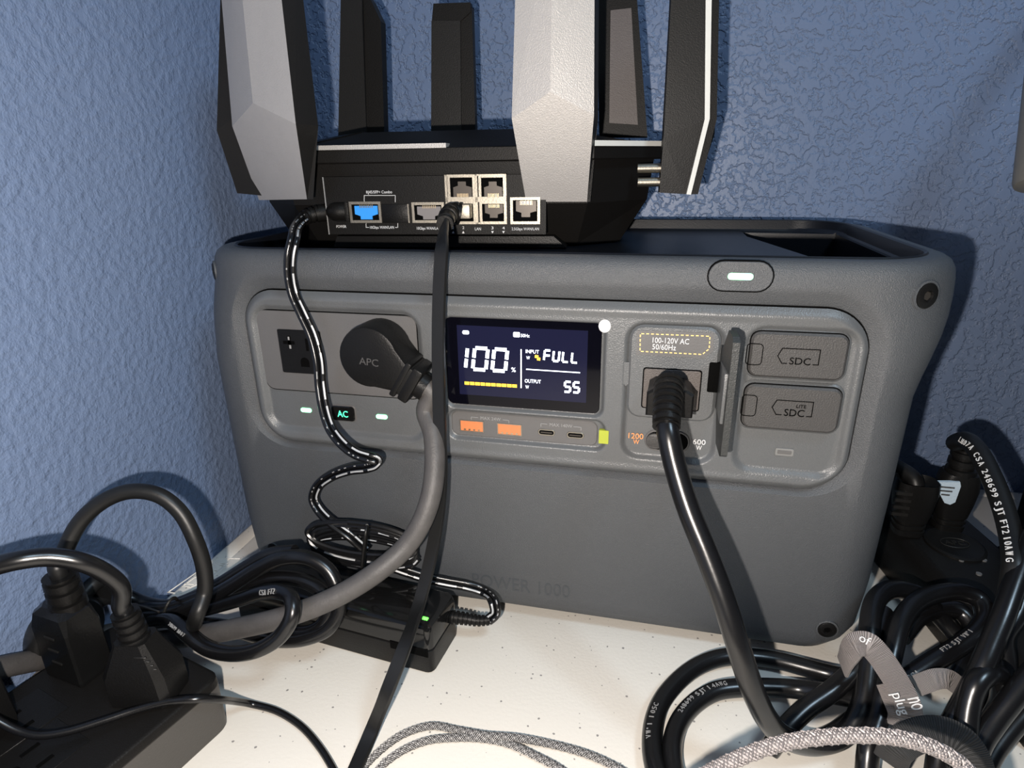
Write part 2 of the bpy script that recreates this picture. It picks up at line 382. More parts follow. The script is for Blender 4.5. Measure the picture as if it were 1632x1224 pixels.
# opening for the panel, with the sloped band above it
P0 = pxrect([(384, 462), (1392, 499), (1372, 787), (404, 697)], 0)
pX0, pX1, pZ0, pZ1 = Yp(384, 500).x, Yp(1391, 540).x, Yp(1200, 776).z, (Yp(600, 468).z+Yp(1200, 492).z)/2
PR = .021
def fr(e, y, top=0, n=10):
    return [(x, y, z) for x, z in rr(pX0-e, pX1+e, pZ0-e*.4, pZ1+e+top, PR+e, n)]
c = B(); loft(c, [fr(.0105, -.004, .003), fr(.0080, 0, .0012), fr(.0062, .0008, .0008), fr(.0034, .0024, .0004), fr(.0014, .0034), fr(.0008, .0038), fr(.0008, .0075)])
boolean(shell, c.mk('cut', m_slit))
# (the dark gap round the panel is a backing plate set deep in the opening)
loft(B(), [fr(.0010, .0076), fr(.0010, .0050)]).mk('panel_seam', m_slit, ps)
# tray and handle hollows
c = B(); loft(c, [[(x, y, z) for x, y in rr(PC-.1935+e, PC+.1935-e, .012+e, .208-e, .034, 8)] for z, e in ((.2195, .004), (.223, .001), (.240, 0))])
boolean(shell, c.mk('cut', m_tray))
for s in (-1, 1):
    def hl(z, a, o_): return [(PC+s*x, y, z) for x, y in ((.118+a, .192), (.155+a, .030), (.187-o_, .036), (.187-o_, .186))]
    c = B(); loft(c, [hl(.168, .012, .006), hl(.215, .002, 0), hl(.222, 0, 0)])
    boolean(shell, c.mk('cut', m_tray))
shell.data.materials.append(m_tray)
for p in shell.data.polygons:
    c_ = p.center+ORG[shell]
    qx, qy = max(0, abs(c_.x-PC)-.1595), max(0, abs(c_.y-.110)-.0640)
    if math.hypot(qx, qy) < .0334 and abs(c_.x-PC) < .1932 and .0125 < c_.y < .2075 and .16 < c_.z < .2262 and not (abs(c_.x-PC) > .12 and c_.z < .164): p.material_index = 1
tr = mk('tray_liner', *(lambda bb: (bb.v, bb.f))(loft(B(), [[(x, y, z) for x, y in rr(PC-.1238, PC+.1238, .0165, .2035, .004, 4)] for z in (.2190, .2202)])), m_tray, ps)
# dark skin on the tray floor and inner rim
b = B(); o_ = rr(PC-.1940, PC+.1940, .0115, .2085, .0345, 8); i_ = rr(PC-.1920, PC+.1920, .0135, .2065, .0325, 8)
vs = [(x, y, .2262) for x, y in o_]+[(x, y, .2272) for x, y in i_]
loft(b, [[(x, y, .2272) for x, y in o_], [(x, y, .2278) for x, y in rr(PC-.1933, PC+.1933, .0122, .2078, .0338, 8)], [(x, y, .2272) for x, y in i_], [(x, y, .2205) for x, y in rr(PC-.1905, PC+.1905, .0150, .2050, .031, 8)],
         [(x, y, .2205) for x, y in o_]], False, False)
b.f += [(3*len(o_)+0,)][:0]
b.mk('rim_strip', m_tray, ps)
for s in (-1, 1):
    b = B(); x0 = PC+s*.126; 
    for k in range(2):
        y0 = .05+.07*k; abox(B(), x0-.004, x0+.004, y0, y0+.02, .180, .200, .001).mk('handle_rib', m_shell, ps)
for x, y in ((-.12, .03), (.19, .03), (-.12, .19), (.19, .19)):
    abox(B(), x-.012, x+.012, y-.012, y+.012, 0, .0075, .002).mk('foot', m_black, ps)
# front panel: relief sheet
Z1 = pxrect([(405, 487), (673, 502), (673, 699), (440, 677)], .003)
Z2a = pxrect([(706, 504), (963, 515), (961, 661), (716, 645)], .003)
Z2b = pxrect([(716, 650), (965, 671), (960, 714), (720, 694)], .003)
Z3 = pxrect([(1003, 516), (1152, 521), (1134, 741), (994, 716)], .003)
Z4 = pxrect([(1194, 522), (1357, 529), (1345, 757), (1172, 743)], .003)
def sdr(x, z, R, r):
    x0, x1, z0, z1 = R; cx, cz = (x0+x1)/2, (z0+z1)/2
    qx = abs(x-cx)-((x1-x0)/2-r); qz = abs(z-cz)-((z1-z0)/2-r)
    return math.hypot(max(qx, 0), max(qz, 0))+min(max(qx, qz), 0)-r
ss = lambda t: (lambda t: t*t*(3-2*t))(min(1, max(0, t)))
def relief(x, z):
    d = -sdr(x, z, (pX0, pX1, pZ0, pZ1), PR)
    y = .0030-.0034*math.sin(min(1, d/.0048)*math.pi/2)            # rounded bead
    y += .0006*ss((d-.004)/.004)
    q = 0
    for R, r, dp, wd in ((Z1, .010, .0026, .0042), (Z2a, .005, .0026, .002), (Z2b, .005, .0026, .0022), (Z3, .008, .0026, .0034), (Z4, .008, .0026, .0045)):
        e = -sdr(x, z, R, r); q = max(q, dp*ss((e+wd*.65)/wd))
    return y+q
GS = .0006; nx = int((pX1-pX0)/GS)+1; nz = int((pZ1-pZ0)/GS)+1; vs = []; idx = {}; fs = []
for i in range(nx+1):
    for j in range(nz+1):
        x = min(pX0+i*GS, pX1); z = min(pZ0+j*GS, pZ1); d = sdr(x, z, (pX0, pX1, pZ0, pZ1), PR)
        if d < GS*.9:
            if d > 0:          # snap to the outline
                g = V((sdr(x+1e-5, z, (pX0, pX1, pZ0, pZ1), PR)-d, sdr(x, z+1e-5, (pX0, pX1, pZ0, pZ1), PR)-d)).normalized(); x -= g.x*d; z -= g.y*d
            idx[i, j] = len(vs); vs.append((x, relief(x, z), z))
for i in range(nx):
    for j in range(nz):
        q = [idx.get(k) for k in ((i, j), (i+1, j), (i+1, j+1), (i, j+1))]
        if None not in q: fs.append(tuple(q))
fp = mk('front_panel', vs, fs, m_panel, ps, ang=80)
if sum(p.normal.y for p in list(fp.data.polygons)[:400]) > 0: fp.data.flip_normals()
FY = .0026                                  # floor depth of the recesses
def R2(q, y=FY): return pxrect(q, y)
def shrink(R, e): return (R[0]+e, R[1]-e, R[2]+e, R[3]-e)
# --- AC outlet side
R = R2([(408, 490), (666, 504), (672, 636), (424, 621)])
sp = plate(B(), *R, .006, FY-.0005, FY+.002).mk('outlet_plate_seam', m_slit, ps)
op = plate(B(), *shrink(R, .0005), .0056, FY-.0008, FY+.002).mk('outlet_plate', m_plate, ps)
for k, (q, cr, gd) in enumerate((([(444, 523.5), (512, 527), (519, 596), (452, 592.6)], (461, 546), (486, 577)), ([(562, 529.5), (630, 534), (636, 603), (568, 599)], (580, 552), (605, 584)))):
    R = R2(q); so = plate(B(), *R, .001, FY-.0016, FY+.001, .0004).mk('outlet_socket', m_black, ps)
    a = Yp(*cr, FY-.0016); b = B()
    abox(b, a.x-.0008, a.x+.0012, a.y-.0001, a.y+.001, a.z-.004, a.z+.004)
    abox(b, a.x-.0040, a.x+.0035, a.y-.0001, a.y+.001, a.z-.001, a.z+.001)
    abox(b, a.x+.0105, a.x+.0122, a.y-.0001, a.y+.001, a.z-.0045, a.z+.003)
    g = Yp(*gd, FY-.0016)
    polyplate(b, [(g.x+.0028*math.cos(t), g.z+.0028*math.sin(t)) for t in [math.radians(q) for q in range(0, 181, 20)]]+[(g.x-.0028, g.z-.003), (g.x+.0028, g.z-.003)], g.y-.0001, g.y+.001)
    b.mk('socket_slots', m_slit, so)
    b = B(); abox(b, a.x-.0004, a.x+.0006, a.y-.0003, a.y, a.z+.0016, a.z+.0036); abox(b, a.x-.0002, a.x+.0010, a.y-.0003, a.y, a.z-.0036, a.z-.0014); b.mk('socket_contacts', m_pgrey, so)
for u, v in ((487.5, 654), (608, 664.5)):
    a = Yp(u, v, FY-.0004); plate(B(), a.x-.0036, a.x+.0036, a.z-.0014, a.z+.0014, .0013, FY-.0004, FY+.0006, .0001).mk('led', m_green_e, ps)
a = Yp(547, 659, FY-.0006)
bt = plate(B(), a.x-.0082, a.x+.0082, a.z-.0054, a.z+.0054, .0025, FY-.0004, FY+.001, .0004).mk('button_ring', m_plate, ps)
bt = plate(B(), a.x-.0075, a.x+.0075, a.z-.0047, a.z+.0047, .002, FY-.0012, FY+.001, .0004).mk('ac_button', m_gloss, ps)
text(B(), 'AC', (a.x-.0034, FY-.0013, a.z-.0020), X_, Z_, .0068, .0040).mk('button_lettering', m_acgreen, bt)
# --- display
R = R2([(706, 503), (958, 514.5), (957, 659), (716, 643)], .0022); SY = .0018
scr = plate(B(), *R, .0035, SY, SY+.002, .0003).mk('display', m_glass, ps)
R = R2([(727.6, 517), (937, 528), (934.3, 643), (733, 627)], SY)
lcd = plate(B(), *R, .0003, SY-.0001, SY+.0002, .00005).mk('display_area', m_lcd, scr)
EY = SY-.0002
def seg(b, pts, wpx):                       # thick polyline on the display plane, points in photo pixels
    for (p, q) in zip(pts, pts[1:]):
        a, c = Yp(*p, EY), Yp(*q, EY); d = (c-a).normalized(); n = d.cross(Y_); wd = wpx*.00036
        obox(b, (a+c)/2, d, Y_, n, (c-a).length+wd*.45, .0001, wd)
bb = B()
def digit(b, pts, cx, cz, wd, h, sl=.10):     # pts in 0..1 segment space, joined with gaps; centre in pixels
    for a, c in pts:
        def g(p): x, y = p; return (cx+(x-.5)*wd+(.5-y)*-h*sl*-1*-1 if False else cx+(x-.5)*wd+((1-y)-.5)*h*sl, cz+(y-.5)*h+(x-.5)*wd*.055)
        seg(b, [g(a), g(c)], .16*h if h > 30 else .19*h)
S = dict(a=((.12, 0), (.88, 0)), b=((1, .08), (1, .42)), c=((1, .58), (1, .92)), d=((.12, 1), (.88, 1)), e=((0, .58), (0, .92)), f=((0, .08), (0, .42)), g=((.12, .5), (.88, .5)))
DG = {'0': 'abcdef', '1': 'bc', '5': 'afgcd', 'F': 'afge', 'U': 'fbced', 'L': 'fed', 'S': 'afgcd'}
for ch, cx, cz, wd, h in (('1', 734.5, 570, 18, 33), ('0', 765.5, 572, 21, 34), ('0', 796.5, 574, 21, 34)):
    digit(bb, [S[k] for k in DG[ch]], cx, cz, wd, h)
for ch, cx, cz, wd, h in (('F', 872, 566.5, 9, 16), ('U', 886.5, 567.5, 9, 16), ('L', 901.5, 568.8, 9, 16), ('L', 916, 570, 9, 16), ('5', 904.5, 616.5, 9, 16), ('5', 918.5, 617.5, 9, 16)):
    digit(bb, [S[k] for k in DG[ch]], cx, cz, wd, h)
bb.mk('display_digits', m_white_e, scr)
bb = B(); seg(bb, [(830.5, 557), (830.5, 618)], 1.6); seg(bb, [(839, 588.5), (924, 594)], 1.6)
textpx(bb, 'INPUT', 838, 562.5, 859, 563.5, 5.5, EY); textpx(bb, 'W', 839, 572.5, 844.5, 573, 5, EY)
textpx(bb, 'OUTPUT', 836.5, 609.5, 862, 611, 5.5, EY); textpx(bb, 'W', 837.5, 619, 843, 619.3, 5, EY); textpx(bb, '%', 815, 592.5, 822, 593, 7, EY)
R = pxrect([(737, 526.5), (747.5, 527), (747.5, 533), (737, 532.5)], EY); plate(bb, *R, .0008, EY-.0001, EY+.0001, .00003)
R = pxrect([(818, 529), (828.5, 529.5), (828.5, 537.5), (818, 537)], EY); plate(bb, *R, .0006, EY-.0001, EY+.0001, .00003)
textpx(bb, '50Hz', 830, 537, 844, 538, 5, EY)
bb.mk('display_small_text', m_dim_e, scr, kind='stuff')
bb = B()
for i in range(10):
    f0 = 740+8.45*i; s = (613.5-608.5)/84; seg(bb, [(f0+1.6, 610.5+s*(f0-740)), (f0+6.6, 610.5+s*(f0+5-740))], 5)
seg(bb, [(853.5, 568), (857, 568.5)], 4.5); seg(bb, [(857, 572), (860, 572.3)], 4.5)
bb.mk('display_amber_bar', m_amber_e, scr)
a = Yp(964, 519, .0004); b = B(); n = 24
loft(b, [[(a.x+.0031*math.cos(2*math.pi*i/n), y, a.z+.0034*math.sin(2*math.pi*i/n)) for i in range(n)] for y in (.0014, -.0006)]); b.mk('round_sticker', m_sticker, ps, label='small round white paper sticker at the corner of the display')
# --- usb bar
R = R2([(718, 652), (954, 673.5), (951, 711), (722, 692)], .0026)
ub = plate(B(), *R, .0042, .0022, .004, .0005).mk('usb_bar', m_plate, ps)
UY = .0021
for u, v in ((752, 679), (812, 684.5)):
    a = Yp(u, v, UY); x0, x1, z0, z1 = a.x-.0066, a.x+.0066, a.z-.0030, a.z+.0030
    fr_ = B()
    for q in ((x0-.0006, x1+.0006, z1, z1+.0005), (x0-.0006, x1+.0006, z0-.0005, z0), (x0-.0006, x0, z0, z1), (x1, x1+.0006, z0, z1)): abox(fr_, q[0], q[1], UY-.0003, UY+.001, q[2], q[3])
    up = fr_.mk('usb_a_port', m_steel, ps)
    abox(B(), x0, x1, UY-.0001, UY+.001, z0, z1).mk('port_tongue', m_orange, up)
    b = B()
    for k in range(4): abox(b, x0+.0018+k*.0028, x0+.0030+k*.0028, UY-.0003, UY, z0+.0002, z0+.0012)
    b.mk('port_contacts', m_pin, up)
for u, v in ((871, 689), (917, 693.5)):
    a = Yp(u, v, UY); up = plate(B(), a.x-.0048, a.x+.0048, a.z-.0019, a.z+.0019, .0018, UY-.0003, UY+.001, .0002).mk('usb_c_port', m_steel, ps)
    plate(B(), a.x-.0041, a.x+.0041, a.z-.0012, a.z+.0012, .0011, UY-.0005, UY+.001, .0001).mk('port_opening', m_slit, up)
    plate(B(), a.x-.0033, a.x+.0033, a.z-.0004, a.z+.0004, .0003, UY-.0006, UY+.001, .0001).mk('port_tongue', m_darkmetal, up)
b = B()
textpx(b, 'MAX 24W', 766, 668.5, 798, 671.5, 5, UY-.0001, .0001); textpx(b, 'MAX 140W', 876, 679, 912, 682.5, 5, UY-.0001, .0001)
for pts in ([(751, 669), (751, 664.5), (762, 665.5)], [(801, 669), (811, 670), (811, 674.5)], [(862, 680), (862, 675), (872, 676)], [(914, 680), (926, 681), (926, 686)]):
    for p, q in zip(pts, pts[1:]):
        A, C_ = Yp(*p, UY-.0001), Yp(*q, UY-.0001); d = (C_-A).normalized(); obox(b, (A+C_)/2, d, Y_, d.cross(Y_), (C_-A).length, .0002, .0003)
b.mk('usb_lettering', m_pgrey, ps)
R = pxrect([(955, 685), (970, 686), (970, 707), (954, 706)], .0005); plate(B(), *R, .0003, -.0002, .0022, .0001).mk('lime_tape_tab', m_lime, ps, label='small yellow-green tape tab at the end of the USB bar')
# --- AC input module
MY = -.0004
R = R2([(1004, 516.5), (1149, 523.5), (1139, 675), (998, 664)], MY)
im = plate(B(), *R, .007, MY, FY+.002, .0012).mk('input_module', m_panel, ps)
ptsL = [Yp(970+x/3.795, 480+y/3.795, MY-.0002) for x, y in ((172, 176), (636, 192), (632, 300), (580, 345), (168, 322))]
polyplate(B(), [(p.x, p.z) for p in ptsL], MY-.0003, MY+.0003).mk('rating_plate', m_plate, im)
b = B(); pl = [Yp(970+x/3.795, 480+y/3.795, MY-.0004) for x, y in ((192, 196), (613, 212), (608, 288), (566, 322), (190, 303), (192, 196))]
for p, q in zip(pl, pl[1:]):
    L_ = (q-p).length; n = max(1, round(L_/.0024)); d = (q-p)/L_
    for k in range(n):
        obox(b, p+d*(L_*(k+.5)/n), d, Y_, d.cross(Y_), L_/n*.58, .0001, .0005)
b.mk('dashed_border', m_yprint, im)
b = B(); textpx(b, '100-120V AC', 1040, 546, 1098, 548, 8.5, MY-.0004); textpx(b, '50/60Hz', 1039.5, 556.5, 1077, 558, 8.5, MY-.0004); b.mk('rating_lettering', m_print, im)
R = R2([(1024.5, 585), (1119, 590), (1114.5, 656), (1022, 650)], MY)
plate(B(), *R, .0015, MY-.0003, MY+.001, .0002).mk('inlet_seam', m_slit, im)
plate(B(), *shrink(R, .0006), .0012, MY-.0006, MY+.001, .0002).mk('inlet_frame', mat('inlet_brown_grey', (.080, .068, .062), .5, 0, .6, 1500), im)
# circuit switch and lettering
a = Yp(1063, 703, FY); plate(B(), a.x-.0118, a.x+.0118, a.z-.0062, a.z+.0062, .0060, FY-.0005, FY+.001, .0004).mk('switch_ring', m_plate, ps)
sw = plate(B(), a.x-.0108, a.x+.0108, a.z-.0052, a.z+.0052, .0050, FY-.0008, FY+.001, .0003).mk('switch_slot', m_slit, ps)
b = B(); a = Yp(1043, 701.5, FY); b2 = [[(a.x+r*math.cos(2*math.pi*i/24), y, a.z+r*math.sin(2*math.pi*i/24)) for i in range(24)] for r, y in ((.0045, FY), (.0045, FY-.0020), (.0040, FY-.0024))]
loft(b, b2)
for k in range(-3, 4): abox(b, a.x-.0030, a.x+.0030, FY-.0027, FY-.0022, a.z+k*.0009-.0002, a.z+k*.0009+.0002)
b.mk('switch_knob', m_cover, sw)
b = B(); textpx(b, '1200', 1001.5, 698, 1025, 700, 8.5, FY-.0002); textpx(b, 'W', 1009, 707, 1018.5, 708, 7, FY-.0002); b.mk('orange_lettering', m_oprint, ps)
b = B(); textpx(b, '600', 1104, 707.5, 1124, 709.3, 8, FY-.0002); textpx(b, 'W', 1109, 716.5, 1118, 717.3, 7, FY-.0002); b.mk('white_lettering', m_print, ps)
# open flap beside the inlet
ot, ob_ = Yp(1166, 539, -.030), Yp(1150, 732, -.030)
def flap(z0, z1, ya, yb, th, b):
    fx = lambda y: Yp(1143, 620, .0).x+.003+(0-y)*.10
    pts = [(fx(ya), ya), (fx(yb), yb), (fx(yb)+th, yb), (fx(ya)+th, ya)]
    return loft(b, [[(x, y, z0) for x, y in pts], [(x, y, z1) for x, y in pts]])
b = B(); z0, z1 = ob_.z, ot.z
xo_ = Yp(1158, 640, -.030).x; xi_ = Yp(1141, 640, 0).x; fx = lambda y: xi_+(xo_-xi_)*(-y/.030)
out = [(z0+.002, -.030), (z1-.002, -.030), (z1, -.027), (z1, -.016), (z1-.012, -.004), (z1-.012, .001), (z0+.014, .001), (z0+.014, -.004), (z0, -.012), (z0, -.027)]
loft(b, [[(fx(y)+o2, y, z) for z, y in out] for o2 in (0, .0030)])
fl = b.mk('inlet_flap', mat('flap_grey', (.024, .026, .026), .45, 0, .4, 1400), ps, smooth=False)
b = B(); abox(b, fx(0)-.005, fx(0)+.0005, -.0012, .002, Yp(1136, 625).z, Yp(1136, 577).z, .0008); b.mk('flap_hinge', m_slit, fl)
abox(B(), fx(-.02)-.0012, fx(-.02)+.001, -.026, -.006, z0+.016, z1-.018, .0006).mk('flap_lining', m_panel, fl)
# --- covers marked SDC
for name, q, tabq, embq, txt, lite in (('port_cover', [(1195.5, 527), (1352, 533), (1345, 605.5), (1193, 598)], [(1194, 546), (1216, 548.5), (1215, 583), (1192, 581)],
      [(1239.5, 567), (1247.5, 555), (1308, 557), (1306, 582)], (1257.5, 580.5, 1291, 582.5, 11), None),
     ('port_cover', [(1186, 612), (1341, 617.5), (1334.5, 689.5), (1182, 679)], [(1186, 628), (1207, 630.5), (1205, 664.5), (1184, 662)],
      [(1230.5, 649), (1238.5, 637.5), (1297, 640), (1295, 664.5)], (1249, 662.5, 1281, 664, 11), (1269, 650, 1284.5, 651, 5))):
    R = R2(q, .001)
    plate(B(), R[0]-.0016, R[1]+.0016, R[2]-.0016, R[3]+.0016, .0058, .0012, .004, .0010).mk('cover_surround', m_panel, ps)
    plate(B(), R[0]-.0005, R[1]+.0005, R[2]-.0005, R[3]+.0005, .0048, .0010, .004, .0001).mk('cover_seam', m_slit, ps)
    cv = plate(B(), *R, .0044, -.0010, .003, .0010).mk(name, m_cover, ps, label='rubber cover with a plain SDC mark' if lite is None else 'rubber cover marked LITE SDC')
    Rt = R2(tabq, -.001); tab = B()
    o1, o2 = rr(Rt[0]-.0012, Rt[1], Rt[2], Rt[3], .002), rr(Rt[0]-.0012+.0003, Rt[1]-.0004, Rt[2]+.0004, Rt[3]-.0004, .0016)
    loft(tab, [[(x, -.0008, z) for x, z in o1], [(x, -.0012, z) for x, z in o1], [(x, -.0012, z) for x, z in o2], [(x, -.0008, z) for x, z in o2]], False, False); tab.mk('tab_groove', m_slit, cv)
    b = B(); s = Yp(txt[0], txt[1], -.001); e4 = Yp(txt[2], txt[3], -.001)
    p = [Yp(*c_, -.0011) for c_ in embq]
    w0 = p[1]; path = [V((s.x-.0012, -.0011, p[3].z)), V((p[0].x+.0022, -.0011, p[3].z)), V((p[0].x, -.0011, p[0].z)), V((p[1].x, -.0011, p[1].z)), V((p[2].x, -.0011, p[1].z)), V((p[2].x, -.0011, p[3].z)), V((e4.x+.0012, -.0011, p[3].z))]
    for A, C_ in zip(path, path[1:]): d = (C_-A).normalized(); obox(b, (A+C_)/2, d, Y_, d.cross(Y_), (C_-A).length+.0003, .0003, .0004)
    textpx(b, 'SDC', *txt, -.0011)
    if lite: textpx(b, 'LITE', *lite, -.0011)
    b.mk('cover_lettering', m_slit, cv)
    n0 = V((R[0]-.0040, 0, Rt[2]+.001)); b = B(); loft(b, [[(n0.x-.0022, y, n0.z+.008), (n0.x+.0022, y, n0.z+.008), (n0.x+.0022, y, n0.z), (n0.x, y, n0.z-.0018), (n0.x-.0022, y, n0.z)] for y in (.003, .0006)]); b.mk('cover_notch', m_panel, ps, smooth=False)
a = Yp(1250, 720.5, FY)
plate(B(), a.x-.0044, a.x+.0044, a.z-.0020, a.z+.0020, .0008, FY-.0003, FY+.001, .0001).mk('led_frame', m_offled, ps)
plate(B(), a.x-.0034, a.x+.0034, a.z-.0011, a.z+.0011, .0005, FY-.0004, FY+.001, .0001).mk('unlit_led', m_plate, ps)
n0 = Yp(998, 600, .001); b = B(); loft(b, [[(n0.x-.0022, y, n0.z+.008), (n0.x+.0022, y, n0.z+.008), (n0.x+.0022, y, n0.z-.003), (n0.x, y, n0.z-.005), (n0.x-.0022, y, n0.z-.003)] for y in (.003, .0004)]); b.mk('module_notch', m_panel, ps, smooth=False)
# --- power button and engraving
a = Yp(1180, 440.5, 0)
plate(B(), a.x-.0150, a.x+.0150, a.z-.0075, a.z+.0075, .0074, -.0001, .002, .0001).mk('button_seam', m_slit, ps)
pb = plate(B(), a.x-.0145, a.x+.0145, a.z-.0070, a.z+.0070, .0069, -.0004, .002, .0004).mk('power_button', m_shell, ps)
plate(B(), a.x-.0057, a.x+.0057, a.z-.0016, a.z+.0016, .0015, -.0006, .001, .0001).mk('button_led', m_green_e, pb)
b = B(); textpx(b, 'POWER 1000', 753, 932, 908, 950, 19, -.00005, .00012); b.mk('engraved_lettering', m_emb, ps)
screw(ps, V((.2205, .0052, .2120)), .0058, (.47, -.88, 0))
screw(ps, V((-.1585, .0152, .2125)), .0052, (-.74, -.67, 0))
screw(ps, Yp(435, 873), .0036, cross=True); screw(ps, Yp(1318, 1003), .0048, cross=True)

# ================================================================== ROUTER
RA = math.radians(5); ex = V((math.cos(RA), math.sin(RA), 0)); ey = V((-math.sin(RA), math.cos(RA), 0))
RP = V((.0512, .0760, .2203))
rt = thing('wireless_router', 'black wireless router with tall silver and black antennas on top of the power station', 'router', RP+ey*.055)
def RL(s, y, z): return RP+ex*s+ey*y+Z_*z          # router coordinates: s across, y deep, z up from its base
def rs(u, v, y=0.0):                               # pixel -> (s, z) on the router plane at depth y
    p = onp(u, v, RP+ey*y, ey); q = p-RP; return q.dot(ex), q.z
zb0 = rs(825, 372.5)[1]; zt = rs(825, 278)[1]; zl0 = rs(825, 257, -.004)[1]; zl1 = rs(825, 232, -.004)[1]
sL = rs(462, 320)[0]; sR = rs(940, 300)[0]; sRR = rs(1043, 228, .045)[0]; sLL = sL-(sRR-sR)
DEP = .118
def octo(z, e, k=0):                               # rear edge first, counter-clockwise
    return [RL(*p, z) for p in ((sL+e*.4, 0+e), (sR-e*.4, 0+e), (sRR-e, .040), (sRR-e, DEP-.036), (sR-e*.4, DEP-e), (sL+e*.4, DEP-e), (sLL+e, DEP-.036), (sLL+e, .040))]
loft(B(), [octo(0, .022), octo(.0015, .019), octo(zt*.62, .003), octo(zl0, .0)]).mk('lower_body', m_satin, rt, smooth=False)
loft(B(), [octo(zl0, -.004), octo(zl0+.001, -.005), octo(zl1-.0006, -.005), octo(zl1, -.0044)]).mk('upper_band', m_satin, rt, smooth=False)
lt_ = rs(700, 214, .075)[1]
ctr = RL((sL+sR)/2, .055, lt_+.003)
o1 = octo(zl1, 0.0); o2 = [p.lerp(V((ctr.x, ctr.y, p.z)), .45)+Z_*(lt_-zl1) for p in o1]
loft(B(), [o1, o2]).mk('lid', m_satin, rt, smooth=False)
for i in (0, 1, 4, 5):
    d = (o2[i]-o1[i]); obox(B(), (o1[i]+o2[i])/2+Z_*.0001, d.normalized(), d.normalized().cross(Z_).normalized(), Z_, d.length, .0008, .0006).mk('lid_seam', m_slit, rt)
a0, a1 = rs(480, 233.5, -.005), rs(711, 231.5, -.005)
b = B(); loft(b, [[RL(a0[0], y, zl1-.0004), RL(a1[0], y, zl1-.0004), RL(a1[0], y, zl1+.0022), RL(a0[0], y, zl1+.0022)] for y in (-.0056, .004)]); b.mk('silver_trim', m_silver, rt, smooth=False)
b = B(); p, q = octo(zl1-.001, -.0056)[1:3]; d = (q-p); loft(b, [[p+Z_*h+V((0, 0, 0)) for h in (0, .003)]+[p+ey*.003+Z_*h for h in (.003, 0)], [q+Z_*h for h in (0, .003)]+[q+ey*.003+Z_*h for h in (.003, 0)]]); b.mk('silver_trim', m_trim, rt, smooth=False)
# port panel
s0, s1 = rs(523, 330)[0], rs(871, 330)[0]; PY = -.0035
b = B(); loft(b, [[RL(s0, y, zb0), RL(s1, y, zb0), RL(s1, y, zt), RL(s0, y, zt)] for y in (.006, PY)]); b.mk('port_panel', m_satin, rt, smooth=False)
b = B(); loft(b, [[RL(s0-.001, y, 0.001), RL(s1+.012, y, 0.001), RL(s1+.004, y, zb0-.002), RL(s0+.002, y, zb0-.002)] for y in (.03, .004)]); b.mk('rear_foot', m_black, rt, smooth=False)
b = B(); pp = RL(s0+.0004, PY-.0002, (zt+zb0)/2); obox(b, pp, ex, ey, Z_, .0006, .0006, zt-zb0); b.mk('panel_edge', m_pgrey, rt)
def pr(u0, v0, u1, v1, y):     # px box on the panel -> s0,s1,z0,z1
    a = rs(u0, v1, y); c_ = rs(u1, v0, y); return a[0], c_[0], a[1], c_[1]
def rbox(b, s0, s1, z0, z1, y0, y1, bev=0): return obox(b, RL((s0+s1)/2, (y0+y1)/2, (z0+z1)/2), ex, ey, Z_, s1-s0, y1-y0, z1-z0, bev)
def rj45(u0, v0, u1, v1, up, fill=None, own_frame=True):
    a, c_, z0, z1 = pr(u0, v0, u1, v1, PY); t = .0016 if own_frame else .0008; b = B()
    rbox(b, a, c_, z1-t, z1, PY-.0012, PY+.002); rbox(b, a, c_, z0, z0+t, PY-.0012, PY+.002); rbox(b, a, a+t, z0+t, z1-t, PY-.0012, PY+.002); rbox(b, c_-t, c_, z0+t, z1-t, PY-.0012, PY+.002)
    port = b.mk('network_port', m_steel, rt)
    a, c_, z0, z1 = a+t, c_-t, z0+t, z1-t; h = z1-z0; wd = c_-a
    rbox(B(), a, c_, z0, z1, PY-.0002, PY+.003).mk('port_cavity', m_slit, port)
    b = B(); s = 1 if up else -1; zc = (z0+z1)/2
    def zz(f): return zc+s*(f-.5)*h
    # stepped latch keyway and dull inner shield
    q = [(a+wd*.12, zz(.04)), (a+wd*.95, zz(.04)), (a+wd*.95, zz(.52)), (a+wd*.70, zz(.60)), (a+wd*.70, zz(.80)), (a+wd*.34, zz(.80)), (a+wd*.34, zz(.60)), (a+wd*.12, zz(.52))]
    fm = fill or m_darkmetal
    if fill:
        q = [(a+wd*.10, zz(.10)), (a+wd*.96, zz(.10)), (a+wd*.96, zz(.62)), (a+wd*.74, zz(.74)), (a+wd*.74, zz(.95)), (a+wd*.30, zz(.95)), (a+wd*.30, zz(.74)), (a+wd*.10, zz(.62))]
        if not up: pass
    loft(b, [[RL(x, y, z) for x, z in q] for y in (PY+.002, PY-(.0008 if fill else .0003))]); b.mk('port_insert' if fill else 'port_keyway', fm, port, smooth=False)
    b = B()
    for k in range(8):
        x = a+wd*(.30+.065*k); z_a, z_b = sorted((zz(.03), zz(.22))); rbox(b, x, x+wd*.03, z_a, z_b, PY-.0010, PY-.0002)
    b.mk('port_contacts', m_pin, port)
    return port
for u0 in (715, 764): rj45(u0, 278, u0+42, 320, True)
for u0 in (716.5, 765.5): rj45(u0, 320, u0+42, 357, False)
